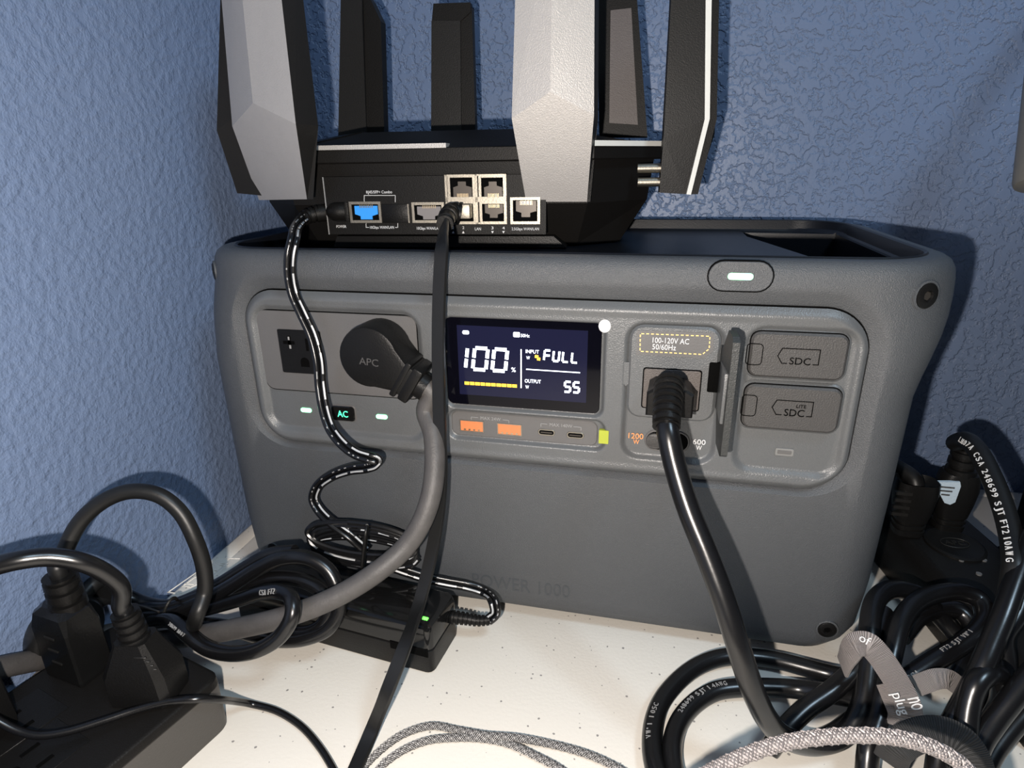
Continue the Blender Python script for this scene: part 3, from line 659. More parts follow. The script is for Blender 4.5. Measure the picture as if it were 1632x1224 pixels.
# steel face shared by the four stacked ports
a, c_, z0, z1 = pr(712.5, 277, 807, 357, PY); b = B()
for q in ((a, a+.0014, z0, z1), (c_-.0014, c_, z0, z1), ((a+c_)/2-.0012, (a+c_)/2+.0012, z0, z1), (a, c_, z1-.0008, z1), (a, c_, z0, z0+.001), (a, c_, (z0+z1)/2-.0015, (z0+z1)/2+.0015)): rbox(b, *q, PY-.0010, PY+.001)
b.mk('port_block_face', m_steel, rt)
rj45(560, 321, 607, 355, False, m_blue); rj45(658.5, 322, 708, 355, False, m_clear); rj45(814, 314, 861, 357, False)
a = pr(611, 325, 650, 355, PY); pt = rbox(B(), *a, PY-.0012, PY+.001, .0003).mk('fibre_port_cap', m_black, rt)
rbox(B(), a[1], a[1]+.0008, a[2], a[3], PY-.0014, PY+.001).mk('fibre_port_shield', m_steel, pt)
a = pr(536, 322, 554, 353, PY); rbox(B(), *a, PY-.0008, PY+.001, .0003).mk('power_jack', m_black, rt)
b = B()
def rtext(s, u0, v0, u1, v1, hp):
    p = rs(u0, v0, PY-.0002); q = rs(u1, v1, PY-.0002); t = rs(u0, v0-hp, PY-.0002); text(b, s, RL(p[0], PY-.0002, p[1]), ex, Z_, q[0]-p[0], t[1]-p[1], .0001)
rtext('RJ45/SFP+ Combo', 584, 308.5, 625, 308.5, 4.6); rtext('POWER', 536.5, 363, 552, 363, 4.2); rtext('10Gbps WAN/LAN', 590, 364.5, 628, 364.5, 4.4); rtext('10Gbps WAN/LAN', 664.5, 366, 702, 366, 4.4)
rtext('LAN', 757, 367, 766.5, 367, 4.4); rtext('1', 721, 365, 723, 365, 4.4); rtext('2', 737, 365, 740, 365, 4.4); rtext('3', 783, 365.5, 786.5, 365.5, 4.4); rtext('4', 800.5, 365.5, 804.5, 365.5, 4.4); rtext('2.5Gbps WAN/LAN', 815.5, 367, 859, 367, 4.4)
def rline(pts):
    for p, q in zip(pts, pts[1:]):
        A, C_ = RL(rs(*p, PY-.0002)[0], PY-.0002, rs(*p, PY-.0002)[1]), RL(rs(*q, PY-.0002)[0], PY-.0002, rs(*q, PY-.0002)[1]); d = (C_-A).normalized(); obox(b, (A+C_)/2, d, ey, d.cross(ey), (C_-A).length+.0002, .0002, .0003)
rline([(580.5, 321), (580.5, 311.5), (630, 311.5), (630, 322)]); rline([(583.5, 356), (583.5, 362.5), (588, 362.5)]); rline([(630, 362.5), (634, 362.5), (634, 356)])
for u, v, s in ((722.5, 370, 1), (738.5, 370, 1), (785, 370, -1), (802.5, 370, -1)):
    q = [rs(u-2, v+s*1.8, PY), rs(u+2, v+s*1.8, PY), rs(u, v-s*2, PY)]; loft(b, [[RL(x, y, z) for x, z in q] for y in (PY, PY-.0003)])
b.mk('port_lettering', m_print, rt)
# antennas
def antenna(depth, L, Rr, rid, top, thick, m, label=None, ms=None, kneeback=.019, proud=.004, parent=rt, side=0, twist=0):
    # L, Rr: [(u,v) at bottom, knee, a point high up] in pixels, rid: ridge meeting point and a point high up
    def ex_(a, c_):      # extend from a through c_ to height top
        f = (top-a[1])/(c_[1]-a[1]); return (a[0]+(c_[0]-a[0])*f, top)
    sm = rs((L[1][0]+Rr[1][0])/2, L[1][1], depth)[0]
    def q(p, dy=0):
        a = rs(*p, depth+dy)
        for _ in range(3): a = rs(*p, depth+dy-twist*(a[0]-sm))
        return a
    RLt = lambda s_, y_, z_: RL(s_, y_-twist*(s_-sm), z_)
    Lb, Lk, Lt = q(L[0], kneeback), q(L[1]), q(L[2]); Rb, Rk, Rt_ = q(Rr[0], kneeback), q(Rr[1]), q(Rr[2]); rk, rt2 = map(q, rid)
    Lt, Rt_, rt2 = ex_(Lk, Lt), ex_(Rk, Rt_), ex_(rk, rt2)
    y = depth; zk = (Lk[1]+Rk[1])/2; zb = (Lb[1]+Rb[1])/2; proud = kneeback/(zk-zb)*(rk[1]-zk) if proud else 0
    f = [RLt(Lb[0], y+kneeback, Lb[1]), RLt(Rb[0], y+kneeback, Rb[1]), RLt(Rk[0], y, Rk[1]), RLt(rk[0], y-proud, rk[1]), RLt(Lk[0], y, Lk[1]), RLt(Lt[0], y, Lt[1]), RLt(rt2[0], y-proud, rt2[1]), RLt(Rt_[0], y, Rt_[1])]
    sh = ex*side
    bk = [RLt(Lb[0], y+thick, Lb[1])+sh, RLt(Rb[0], y+thick, Rb[1])+sh, RLt(Rk[0], y+thick, Rk[1])+sh, RLt(Lk[0], y+thick, Lk[1])+sh, RLt(Lt[0], y+thick*.8, Lt[1])+sh, RLt(Rt_[0], y+thick*.8, Rt_[1])+sh]
    o = mk('antenna', f, [(0, 1, 2, 3, 4), (4, 3, 6, 5), (3, 2, 7, 6)], m, parent, smooth=False, label=label)
    fr1 = [f[0], f[1], f[2], f[7], f[6], f[5], f[4]]; bk1 = [bk[0], bk[1], bk[2], bk[5], bk[5].lerp(bk[4], .5), bk[4], bk[3]]
    b = B(); loft(b, [fr1, bk1], False, True); b.mk('antenna_back', ms or m_darktrim, o, smooth=False)
    return o
TOP = .165
antenna(-.026, [(412, 319), (369, 201), (354, 20)], [(489.5, 317.5), (472, 198), (449.5, 0)], [(410.5, 165.5), (394.5, 0)], TOP, .019, m_silver, 'grey painted antenna at the left rear corner', side=.004, twist=.65)
antenna(-.022, [(838.5, 321.5), (815.5, 189), (821, 0)], [(935.5, 321.5), (946.6, 183.6), (947.5, 0)], [(878, 147.6), (880.5, 0)], TOP, .019, m_silver, 'light silver antenna in front of the network ports', side=.002)
# left outer antenna, seen edge-on behind the grey one
antenna(.004, [(378, 308), (345.5, 208), (351, 0)], [(420, 312), (400, 200), (390, 0)], [(370, 190), (368, 0)], TOP, .02, m_darktrim, 'black antenna behind the grey one', kneeback=.006)
# right outer antenna: broad dark side with a light edge
an = antenna(.016, [(1050.6, 307), (1057.5, 220), (1069.5, 0)], [(1094, 309.5), (1123, 190), (1124.5, 0)], [(1112, 196), (1114, 0)], TOP, .012, m_darktrim, 'dark antenna with a pale edge, rightmost', kneeback=.003, proud=.0)
b = B(); Lp = [rs(1094, 309.5, .016), rs(1123, 190, .016), rs(1124.5, 0, .016)]; Rp = [rs(1101, 310.5, .016), rs(1131, 189, .016), rs(1134, 0, .016)]
Lp[2] = (Lp[1][0]+(Lp[2][0]-Lp[1][0])*(TOP-Lp[1][1])/(Lp[2][1]-Lp[1][1]), TOP); Rp[2] = (Rp[1][0]+(Rp[2][0]-Rp[1][0])*(TOP-Rp[1][1])/(Rp[2][1]-Rp[1][1]), TOP)
loop = Lp+Rp[::-1]; loft(b, [[RL(s, y, z) for s, z in loop] for y in (.0155, .020)]); b.mk('antenna_edge', m_trim, an, smooth=False)
loop2 = [(s+.0050*(1-.0), z) for s, z in Rp]; loop = Rp+loop2[::-1]; loft(B(), [[RL(s, y, z) for s, z in loop] for y in (.022, .034)]).mk('antenna_outer_face', m_satin, an, smooth=False)
for v in (268, 290): p = rs(1048, v, .022); tube(B(), [RL(p[0]-.012, .022, p[1]), RL(p[0]+.006, .022, p[1])], .0028, 12, raw=True).mk('antenna_hinge', m_steel, rt)
# far antennas
def slab(depth, q, top, thick, m, label, ridge=None, ridgem=None, frontdx=.0):
    pts = [rs(u, v, depth) for u, v in q]
    b = B(); loft(b, [[RL(s, y, z) for s, z in pts] for y in (depth, depth+thick)]); o = b.mk('antenna', m, rt, smooth=False, label=label); return o
FD = .090
o = slab(FD, [(539, 219), (584, 219), (577, 20), (577, -60), (544, -60)], 0, .010, m_darktrim, 'dark antenna at the back, left of the pair')
pts = [rs(*p, FD) for p in ((584, 219), (611, 219), (605.5, 33), (590, 0), (577, -20))]
loft(B(), [[RL(s, y, z) for s, z in pts] for y in (FD+.002, FD+.012)]).mk('antenna_side', m_satin, o, smooth=False)
o = slab(FD, [(687, 214), (735, 214), (733.5, 33), (687.5, 33)], 0, .008, m_darktrim, 'short-looking dark antenna whose top shows near the frame edge')
pts = [rs(*p, FD) for p in ((687.5, 33), (733.5, 33), (750, 18), (749, 3), (690, 5))]; loft(B(), [[RL(s, y, z) for s, z in pts] for y in (FD+.001, FD+.008)]).mk('antenna_tip', m_satin, o, smooth=False)
pts = [rs(*p, FD) for p in ((735, 214), (757, 213), (751, 10), (733.5, 33))]; loft(B(), [[RL(s, y, z) for s, z in pts] for y in (FD+.002, FD+.010)]).mk('antenna_side', m_satin, o, smooth=False)
o = slab(.070, [(955, 219), (1032, 219), (1015, -5), (1012, -60), (950, -60)], 0, .010, m_satin, 'black antenna with a brown-grey inset face')
o_in = o
pts = [rs(*p, .070) for p in ((971, 196), (1016.5, 199), (1006, 13), (973, 17))]; loft(B(), [[RL(s, y, z) for s, z in pts] for y in (.0692, .0712)]).mk('antenna_inset', m_brown, o, smooth=False)

slab(.066, [(1085, 300), (1110, 303), (1139, 213), (1146, 0), (1149, -120), (1100, -120)], 0, .012, m_darktrim, 'black antenna mostly hidden behind the one with the pale edge')

# ================================================================== POWER ADAPTER with its two-core lead
A0 = T(690, 1077, 0); e1 = V((-.994, .11, 0)); e2 = V((.11, .994, 0)); AL, AW, AH = .137, .035, .031
ad = thing('power_adapter', 'black power brick on the white table in front of the grey power station', 'power adapter', A0+e1*AL/2+e2*AW/2)
def al(z, i, r=.004): return [A0+e1*x+e2*y+Z_*z for x, y in rr(i, AL-i, i, AW-i, r, 4)]
loft(B(), [al(0, .001), al(.0015, 0), al(.0155, 0), al(.0160, .0006)]).mk('case_bottom', m_black, ad)
loft(B(), [al(.0158, .0012), al(.0168, .0012)]).mk('case_seam', m_slit, ad)
loft(B(), [al(.0166, .0006), al(.0171, 0), al(AH-.004, .0002), al(AH-.001, .0012), al(AH, .003)]).mk('case_top', m_gloss, ad)
b = B(); c0 = A0+e1*.012+Z_*.016
obox(b, A0+e1*.014+Z_*.0150-e2*.0001, e1, e2, Z_, .024, .0008, .0055, .0003, 1); b.mk('side_recess', m_slit, ad)
p = T(682, 987, AH+.0002); q = T(674, 985, AH+.0002); tube(B(), [p, q], .0010, 10, raw=True).mk('adapter_led', m_led2, ad)
sr0 = D(722, 982, .372); SRA = onp(723, 984, A0, e1)
dS = (SRA-CAM).dot(CF); RR = [SRA+e1*.001, D(742, 986, dS-.001), D(762, 989, dS-.002), D(782, 988, dS-.003)]
ribs(B(), RR, .0042, .0030, 9).mk('strain_relief', m_black, ad)
# lead: from the strain relief up, over the case to the coil, up the front to the router
core_r = .0017
leadA = [D(779, 988, dS-.003), D(789, 978, dS-.004), D(787, 960, dS-.004), W(772, 943, .006), W(745, 934, .007), W(712, 928, .009), W(680, 921, .011), W(648, 911, .013), W(618, 900, .014), W(592, 888, .014)]
leadB = [W(585, 878, .014), W(560, 856, .016), W(530, 834, .015), W(508, 812, .012), W(500, 795, .010), W(506, 776, .010), W(526, 760, .012), W(556, 749, .016), W(584, 745, .021), W(597, 740, .024), W(600, 733, .026), W(590, 730, .027), W(566, 722, .026),
         W(545, 706, .024), W(527, 682, .020), W(517, 652, .016), W(511, 615, .012), W(508, 575, .010), W(498, 535, .008), W(482, 500, .007), W(468, 468, .006), W(462, 435, .006), W(463, 405, .006), W(468, 382, .003), Yp(471, 366, .012), Yp(478, 354, .034), Yp(487, 346, .055)]
def twin(name, P, k=8):
    Q = spline(P, k); F = sideframe(Q); out = None
    off = [c_ for t, n, c_ in F]
    for i in range(1, len(off)):
        if off[i].dot(off[i-1]) < 0: off[i] = -off[i]
    for s in (-1, 1):
        b = B(); tube(b, [p+o_*(s*core_r*.95) for p, o_ in zip(Q, off)], core_r, 10, raw=True); b.mk(name, m_vinyl, ad)
    return Q, off, F
def dashes(Q, off, F, s, name, on=.010, gap=.0025, wd=.0005, m=None, lift=1.0):
    b = B(); acc = 0; i = 0
    cur = []
    for i in range(1, len(Q)):
        acc += (Q[i]-Q[i-1]).length
        if acc % (on+gap) < on: cur.append(i)
        else:
            if len(cur) > 1: seg_(b, Q, off, F, s, cur, wd, lift)
            cur = []
    if len(cur) > 1: seg_(b, Q, off, F, s, cur, wd, lift)
    b.mk(name, m or m_stripe, ad, kind='stuff')
def seg_(b, Q, off, F, s, ids, wd, lift):
    loops = []
    for i in ids:
        p = Q[i]+off[i]*(s*core_r*.95)+F[i][1]*(core_r*lift); o_ = off[i]; n = F[i][1]
        loops.append([p-o_*wd+n*.0001, p+o_*wd+n*.0001, p+o_*wd-n*.0003, p-o_*wd-n*.0003])
    loft(b, loops)
Q, off, F = twin('lead', leadB, 10); dashes(Q, off, F, 1, 'lead_stripe', .0125, .003); dashes(Q, off, F, -1, 'lead_print', .0016, .0012, .0003, m=m_pgrey)
Q, off, F = twin('lead', leadA, 10); dashes(Q, off, F, -1, 'lead_stripe', .0125, .003); dashes(Q, off, F, 1, 'lead_print', .0016, .0012, .0003, m=m_pgrey)
# the coil of the lead: stretched loops lying on the brick, slightly tilted
cA, cB = W(502, 852, .014), W(664, 886, .014)
for k in range(7):
    cc = (cA+cB)/2+V((random.uniform(-.002, .002), -.001*k*.3, .0012*(k-3)*1.6)); hx = (cB-cA)/2*(1-.03*(k % 3)); hz = V((0, -.3, 1)).normalized()*(.0075+.0006*(k % 4)); dp = V((0, 1, .2)).normalized()*(.006)
    P = [cc+hx*math.cos(t)+hz*(math.sin(t)*1)+dp*math.sin(t+.6) for t in [2*math.pi*i/14+.3*k for i in range(15)]]
    Qc = spline(P, 4); b = B(); tube(b, Qc, core_r, 8, raw=True); b.mk('lead_coil', m_vinyl, ad)
    if k in (0, 3):
        Fc = sideframe(Qc); dashes(Qc, [c_ for _, _, c_ in Fc], Fc, 0, 'lead_stripe', .011, .003)
tc_ = D(586, 866, .357); P = [tc_+V((.0035*math.sin(t)*.5+.003*math.cos(t), -.011*math.sin(t)*.5-.004, .0150*math.cos(t))) for t in [2*math.pi*i/12 for i in range(13)]]
tube(B(), P, .0009, 8).mk('cable_tie', m_black, ad)
# barrel plug at the router
jk = RL(rs(553, 337, PY)[0], PY, rs(553, 337, PY)[1])
bp = [jk-ex*.001-ey*.0005, jk-ex*.006-ey*.002, D(530, 338, .392), D(508, 340, .390), D(492, 344, .388), D(482, 351, .385)]
tube(B(), bp[:4], lambda t: .0058-.0006*t, 18).mk('barrel_plug', m_satin, ad)
ribs(B(), [bp[3], bp[4], bp[5], D(475, 362, .384)], .0054, .0036, 6).mk('barrel_strain_relief', m_satin, ad)

# ================================================================== FLAT NETWORK CABLE
p = rs(722, 340, PY); pj = RL(p[0], PY-.001, p[1])
eth = thing('network_cable', 'flat black network cable hanging from the router down to the table', 'cable', pj)
q = rs(737, 336, -.006); b = B(); obox(b, RL(q[0]+.0005, -.008, q[1]), ex, ey, Z_, .011, .010, .0085, .0006); b.mk('plug', m_steel, eth)
hood0 = RL(rs(733, 341, -.012)[0], -.012, rs(733, 341, -.012)[1])
ribs(B(), [hood0, Yp(722, 339, .056), Yp(714, 344, .046), Yp(709, 357, .027)], .0066, .0048, 5, 16).mk('plug_hood', m_black, eth)
ep = [Yp(712, 344, .046), Yp(709, 355, .030), Yp(706, 372, .010), W(704, 398, .005), W(701, 450, .008), W(699, 520, .011), W(699, 600, .014), W(701, 690, .019), W(703, 760, .024), W(697, 830, .031), W(684, 900, .041), W(667, 965, .0535), D(645, 1030, .302), D(618, 1100, .295), D(592, 1165, .2895), D(560, 1240, .283)]
zt_ = T(560, 1240, 0.004); ep[-1] = zt_; ep[-2] = T(592, 1165, .009); ep.append(T(520, 1330, .004))
ribbon('flat_cord', ep, .0072, .0016, m_vinyl2, eth, ref=lambda i, p: (CAM-p).normalized()+V((-.45, 0, 0)))

# ================================================================== THICK GREY CORD with round flat plug
gp = Yp(586, 568, -.011)
gc = thing('grey_power_cord', 'thick grey cord with a black round plug in the power station outlet', 'power cord', Yp(600, 567, .002))
def disc(c_, r, y0, y1, n=40, ch=.0012):
    ring = lambda q, y: [V((c_.x+q*math.cos(2*math.pi*j/n), y, c_.z+q*math.sin(2*math.pi*j/n))) for j in range(n)]
    return [ring(r, y1), ring(r, y0+ch), ring(r-ch*.4, y0+ch*.3), ring(r-ch, y0)]
hc = Yp(587, 570, -.018); hn = Yp(650, 612, -.018); d2 = (hn-hc); dl = d2.length; du = d2.normalized(); dn = V((-du.z, 0, du.x)); r0 = .0170; rn = .0092
def head(y, e):
    pts = []
    for i in range(30):
        t = math.radians(50+260*i/29); pts.append(hc+du*(math.cos(t)*(r0-e))+dn*(math.sin(t)*(r0-e)))
    for s, f in ((-1, .80), (-1, 1), (1, 1), (1, .80)): pts.append(hc+du*(dl*f-e)+dn*(s*(rn-e)))
    return [V((p.x, y, p.z)) for p in pts]
loft(B(), [head(.0012, 0), head(-.0165, 0), head(-.0185, .0006), head(-.0192, .0022)]).mk('plug_head', m_black, gc)
b = B(); obox(b, V((hn.x, -.0105, hn.z))+du*.0015, du, Y_, dn, .006, .018, .0215, .0012); obox(b, V((hn.x, -.0105, hn.z))-du*.0045, du, Y_, dn, .0035, .0185, .0225, .001); b.mk('plug_collar', m_black, gc)
tube(B(), [V((hn.x, -.0105, hn.z))+du*.003, V((hn.x, -.0105, hn.z))+du*.009], .0076, 20, raw=True).mk('plug_neck', m_black, gc)
text(B(), 'APC', V((hc.x-.0050, -.0193, hc.z-.0035)), V((1, 0, -.08)), V((.08, 0, 1)), .0110, .0040, .00012).mk('plug_lettering', m_cover, gc)
nk = V((hn.x, -.0105, hn.z))+du*.008
gpts = [nk-du*.004, nk+du*.004, D(679, 655, .338), D(690, 690, .334), D(693, 735, .330), D(688, 785, .327), D(672, 832, .326), D(645, 873, .326), D(608, 906, .323), D(560, 938, .322), D(505, 965, .321), D(440, 987, .324), D(380, 1001, .331), D(320, 1012, .341), D(262, 1020, .355), D(200, 1030, .365), D(130, 1040, .375), D(60, 1052, .383), D(0, 1064, .388), D(-60, 1080, .39)]
tube(B(), gpts, .0056, 16).mk('cord', m_gcord, gc)
tube(B(), [T(-60, 1150, .012), T(10, 1104, .012), T(60, 1078, .012), T(95, 1050, .012), T(140, 1020, .012), T(180, 1008, .010), T(230, 1000, .008)], .0056, 14).mk('cord_end', m_gcord, gc)

# ================================================================== THICK BLACK CORD in the AC inlet, its coil on the table
bc = thing('black_power_cord', 'thick glossy black cord plugged into the inlet and coiled at the right front', 'power cord', Yp(1068, 630, -.001))
CY = -.024
cq = [Yp(970+x/3.795, 480+y/3.795, CY) for x, y in ((236, 540), (518, 562), (506, 716), (218, 690))]
cx0 = (cq[0].x+cq[3].x)/2; cx1 = (cq[1].x+cq[2].x)/2; cz1 = (cq[0].z+cq[1].z)/2; cz0 = (cq[2].z+cq[3].z)/2
b = B(); loft(b, [[(x, y, z) for x, z in [(cx0+e, cz0+e), (cx1-e, cz0+e), (cx1-e, cz1-e-.001*k2), (cx1-e-.003, cz1-e+.0+.001*k2), (cx0+e+.003, cz1-e+.001*k2), (cx0+e, cz1-e-.001*k2)]] for y, e, k2 in ((-.002, .001, 1), (-.018, .0004, 1), (-.0230, 0, 1), (-.024, .0008, 1))]); b.mk('connector', m_black, bc, smooth=False)
b = B()
for k in range(6): abox(b, cx0+.007, cx1-.007, -.009-.0022*k, -.0080-.0022*k, cz1+.0004, cz1+.0016, .0002)
b.mk('connector_grip', m_darktrim, bc)
ccx, ccz = (cx0+cx1)/2-.0005, (cz0+cz1)/2+.001
ribs(B(), [V((Yp(1066, 614, CY+.001).x, CY+.001, Yp(1066, 614, CY+.001).z)), D(1065, 630, .283), D(1063, 652, .277), D(1062, 680, .272)], .0072, .0062, 7, 20).mk('strain_relief', m_black, bc)
cr_ = .0048
Mp = [D(1062, 670, .274), D(1065, 692, .271), D(1074, 735, .269), D(1096, 808, .265), D(1127, 885, .260), D(1153, 955, .256), D(1175, 1025, .254), D(1196, 1090, .256), D(1222, 1145, .264), D(1254, 1176, .275), D(1300, 1186, .285), D(1345, 1172, .289), D(1370, 1135, .292), D(1381, 1090, .297), D(1385, 1045, .303), D(1386, 1000, .311), D(1393, 962, .322), D(1412, 942, .332), D(1440, 940, .338), D(1470, 952, .340), D(1500, 985, .342), D(1530, 1018, .338)]
tube(B(), Mp, lambda t: cr_+.0002, 18).mk('cord', m_vinyl, bc)
L1 = [T(1400, 1088, .020), T(1363, 1081, .014), T(1331, 1076, .008), T(1284, 1064, .0065), T(1240, 1053, .006), T(1196, 1047, .006), T(1152, 1048, .006), T(1112, 1062, .006), T(1076, 1090, .006), T(1050, 1126, .006), T(1039, 1170, .006), T(1044, 1224, .006), T(1068, 1270, .006), T(1120, 1300, .006), T(1200, 1310, .008)]
L2 = [T(1400, 1116, .024), T(1363, 1112, .020), T(1324, 1106, .015), T(1276, 1099, .009), T(1228, 1096, .0075), T(1180, 1096, .007), T(1140, 1102, .0065), T(1104, 1124, .0060), T(1080, 1156, .006), T(1071, 1194, .006), T(1078, 1240, .006), T(1110, 1275, .012), T(1180, 1290, .016)]
L3 = [D(1225, 1196, .292), D(1246, 1168, .292), D(1284, 1130, .296), D(1324, 1102, .300), D(1356, 1074, .303), D(1380, 1048, .305), D(1400, 1010, .3145), D(1408, 975, .326)]
L4 = [D(1380, 1240, .276), D(1385, 1190, .280), D(1400, 1140, .287), D(1412, 1085, .293), D(1423, 1035, .300), D(1434, 995, .308), D(1456, 964, .317), D(1491, 947, .324), D(1530, 944, .326), D(1560, 956, .324), D(1570, 980, .318), D(1558, 1006, .312), D(1528, 1030, .307), D(1490, 1053, .303), D(1450, 1078, .299), D(1412, 1102, .296), D(1375, 1136, .298), D(1330, 1170, .300), D(1290, 1186, .302)]
L5 = [D(1436, 1015, .328), D(1462, 985, .336), D(1495, 972, .342), D(1530, 975, .342), D(1550, 1000, .336), D(1545, 1040, .326), D(1520, 1090, .312)]
for P in (L1, L2, L3, L4, L5): tube(B(), P, cr_, 16).mk('cord_loop', m_vinyl, bc)
b = B(); cordtext(b, 'VW-1 105C', L1[7:12][::-1], .012, cr_, .0024, side=-.3, gap=1.1); cordtext(b, '248699 SJT 14AWG', L2[2:9][::-1], .004, cr_, .0024, side=-.6); cordtext(b, '(3AWG) CSA', L4[12:19][::-1], .040, cr_, .0028, side=.1, flip=False)
cordtext(b, 'FT2 SJT VW-1', L4[8:14][::-1], .004, cr_, .0021, side=-.5)
b.mk('cord_lettering', m_pgrey, bc, kind='stuff')
# grey webbing tie
st = thing('grey_cable_strap', 'grey woven cable strap with white letters around the coiled black cord', 'cable strap', D(1400, 1075, .293))
sp1 = [D(1343, 1062, .292), D(1352, 1042, .285), D(1366, 1027, .281), D(1383, 1027, .279), D(1398, 1041, .278), D(1416, 1066, .277), D(1432, 1092, .276), D(1445, 1118, .275), D(1449, 1138, .276)]
Qs = spline(sp1, 8); ribbon('strap_band', sp1, .0108, .0010, m_strap, st, ref=lambda i, p: (CAM-p).normalized()+(V((-.9, 0, .9))*max(0, 1-i/26)))
sp2 = [D(1424, 1100, .284), D(1430, 1122, .279), D(1435, 1142, .277), D(1440, 1152, .2765), D(1430, 1172, .28)]
ribbon('strap_tail', [D(1416, 1088, .281), D(1426, 1112, .279), D(1436, 1138, .278), D(1434, 1158, .280)], .0105, .0009, m_strap, st)
ribbon('strap_end', [D(1458, 1094, .2880), D(1474, 1088, .286), D(1492, 1082, .285), D(1510, 1082, .286), D(1526, 1092, .291)], .0088, .0010, m_strap, st)
b = B()
def striptext(s, u, v, d, ux, uy, h):    # letters lying on the strap
    p = D(u, v, d); t = (D(u+ux, v+uy, d)-p).normalized(); n = (CAM-p).normalized(); y = n.cross(t); text(b, s, p+n*.0022, t, y, h*.62*len(s), h, .0001)
striptext('no', 1446, 1114, .2745, 12, 26, .0046); striptext('plug', 1421, 1106, .2745, 12, 28, .0042); striptext('off', 1368, 1020, .2800, 24, 14, .0036)
b.mk('strap_lettering', m_print, st)

# ================================================================== POWER STRIP on the right, its plugs and cords
SH = .036; SA = T(1525, 806, SH); sd = V((.166, -.986, 0)).normalized(); sp_ = V((-.986, -.166, 0)).normalized(); SW = .060
pso = thing('power_strip', 'black outlet box with an embossed oval, right of the power station', 'power strip', (SA+sd*.06+sp_*SW/2)*1-Z_*SH)
def sl_(z, i, r=.004): return [SA+sd*x+sp_*y+Z_*(z-SH) for x, y in rr(-.055+i, .17-i, i, SW-i, r, 4)]
loft(B(), [sl_(0, .001), sl_(.002, 0), sl_(SH-.007, 0), sl_(SH-.001, .0035), sl_(SH, .006)]).mk('case', m_black, pso)
oc = T(1521, 868, SH+.0005)
def ell(a, c_, z, n=36): return [oc+sd*(c_*math.sin(2*math.pi*j/n))+sp_*(a*math.cos(2*math.pi*j/n))+Z_*z for j in range(n)]
ov = loft(B(), [ell(.0165, .0185, -.001), ell(.0165, .0185, .0008), ell(.0150, .0168, .0016), ell(.0135, .0152, .0012)]).mk('oval_badge', m_black, pso)
tube(B(), [p+Z_*.0002 for p in ell(.0085, .0055, .0012, 24)]+[ell(.0085, .0055, .0014, 24)[0]], .00035, 6, raw=True).mk('badge_ring', m_darktrim, ov)
b = B(); text(b, 'APC', oc-X_*.006+Z_*.0013-Y_*.002, (1, .05, 0), (-.05, 1, 0), .012, .0042, .0003); b.mk('badge_lettering', m_darktrim, ov)
for u, v in ((1532, 893), (1568, 893), (1560, 915)):
    p = T(u, v, SH+.0003); tube(B(), [p-Z_*.001, p+Z_*.0006], .0016, 10, raw=True).mk('indicator', m_plate, pso)
p = T(1480, 838, SH); loft(B(), [[p+V((.011*math.cos(2*math.pi*j/24), .009*math.sin(2*math.pi*j/24), z)) for j in range(24)] for z in (-.001, .0012)]).mk('outlet', m_slit, pso)
# plug with the pale tab
gt = thing('strip_plug_cord', 'black plug with a pale grey tab and printed cord in the outlet box', 'power cord', T(1508, 838, SH))
pb0 = T(1508, 838, SH+.0013); up = Z_
def sq(c_, sx, sy, n=20, e=3.2):
    out = []
    for j in range(n):
        t = 2*math.pi*j/n; cs, sn = math.cos(t), math.sin(t); out.append(c_+X_*(sx*math.copysign(abs(cs)**(2/e), cs))+Y_*(sy*math.copysign(abs(sn)**(2/e), sn)))
    return out
prof = [(0, .0085, .008), (.004, .0088, .0085), (.0042, .0078, .0075), (.006, .0078, .0075), (.0062, .0088, .0085), (.008, .0088, .0085), (.0082, .0078, .0075), (.0100, .0078, .0075), (.0102, .0090, .0085), (.020, .0108, .0090), (.030, .0120, .0092), (.038, .0112, .009), (.041, .0095, .0085)]
loft(B(), [sq(pb0+Z_*z, a, c_) for z, a, c_ in prof]).mk('plug_body', m_black, gt)
ribs(B(), [pb0+Z_*.040, pb0+Z_*.050, pb0+Z_*.058], .0088, .0078, 3, 20).mk('plug_neck', m_black, gt)
ty = pb0.y-.0098; tq = [(1493, 768), (1530, 768), (1531, 775), (1522, 800), (1514, 804), (1505, 801), (1491, 775)]
tq = [Yp(u, v, ty) for u, v in tq]; loft(B(), [[V((p.x, y, p.z)) for p in tq] for y in (ty-.0004, ty+.002)]).mk('grip_tab', m_tab, gt, smooth=False)
b = B()
for k, hw in enumerate((.0042, .0034, .0024)):
    z = tq[0].z-.003-k*.0027; x = (tq[0].x+tq[1].x)/2; loft(b, [[(x-hw, y, z-.0005), (x+hw, y, z-.0005), (x+hw, y, z+.0005), (x-hw, y, z+.0005)] for y in (ty-.0006, ty)])
b.mk('tab_ridges', m_cover, gt)
top = pb0+Z_*.056
dd0 = (top-CAM).dot(CF)
rc = [top, top+Z_*.006, D(1523, 706, dd0-.012), D(1540, 702, dd0-.030), D(1558, 718, dd0-.045), D(1580, 760, dd0-.060), D(1600, 812, dd0-.075), D(1612, 860, dd0-.088), D(1616, 905, dd0-.10), D(1610, 945, dd0-.100), T(1600, 990, .020), T(1590, 1040, .008), T(1584, 1090, .006), T(1590, 1150, .006)]
tube(B(), rc, .0052, 16).mk('cord', m_vinyl2, gt)
b = B(); cordtext(b, 'LN07A CSA 248699 SJT FT2 10AWG', rc[3:], .004, .0053, .0030, side=.30, gap=1.15); b.mk('cord_lettering', m_print, gt)
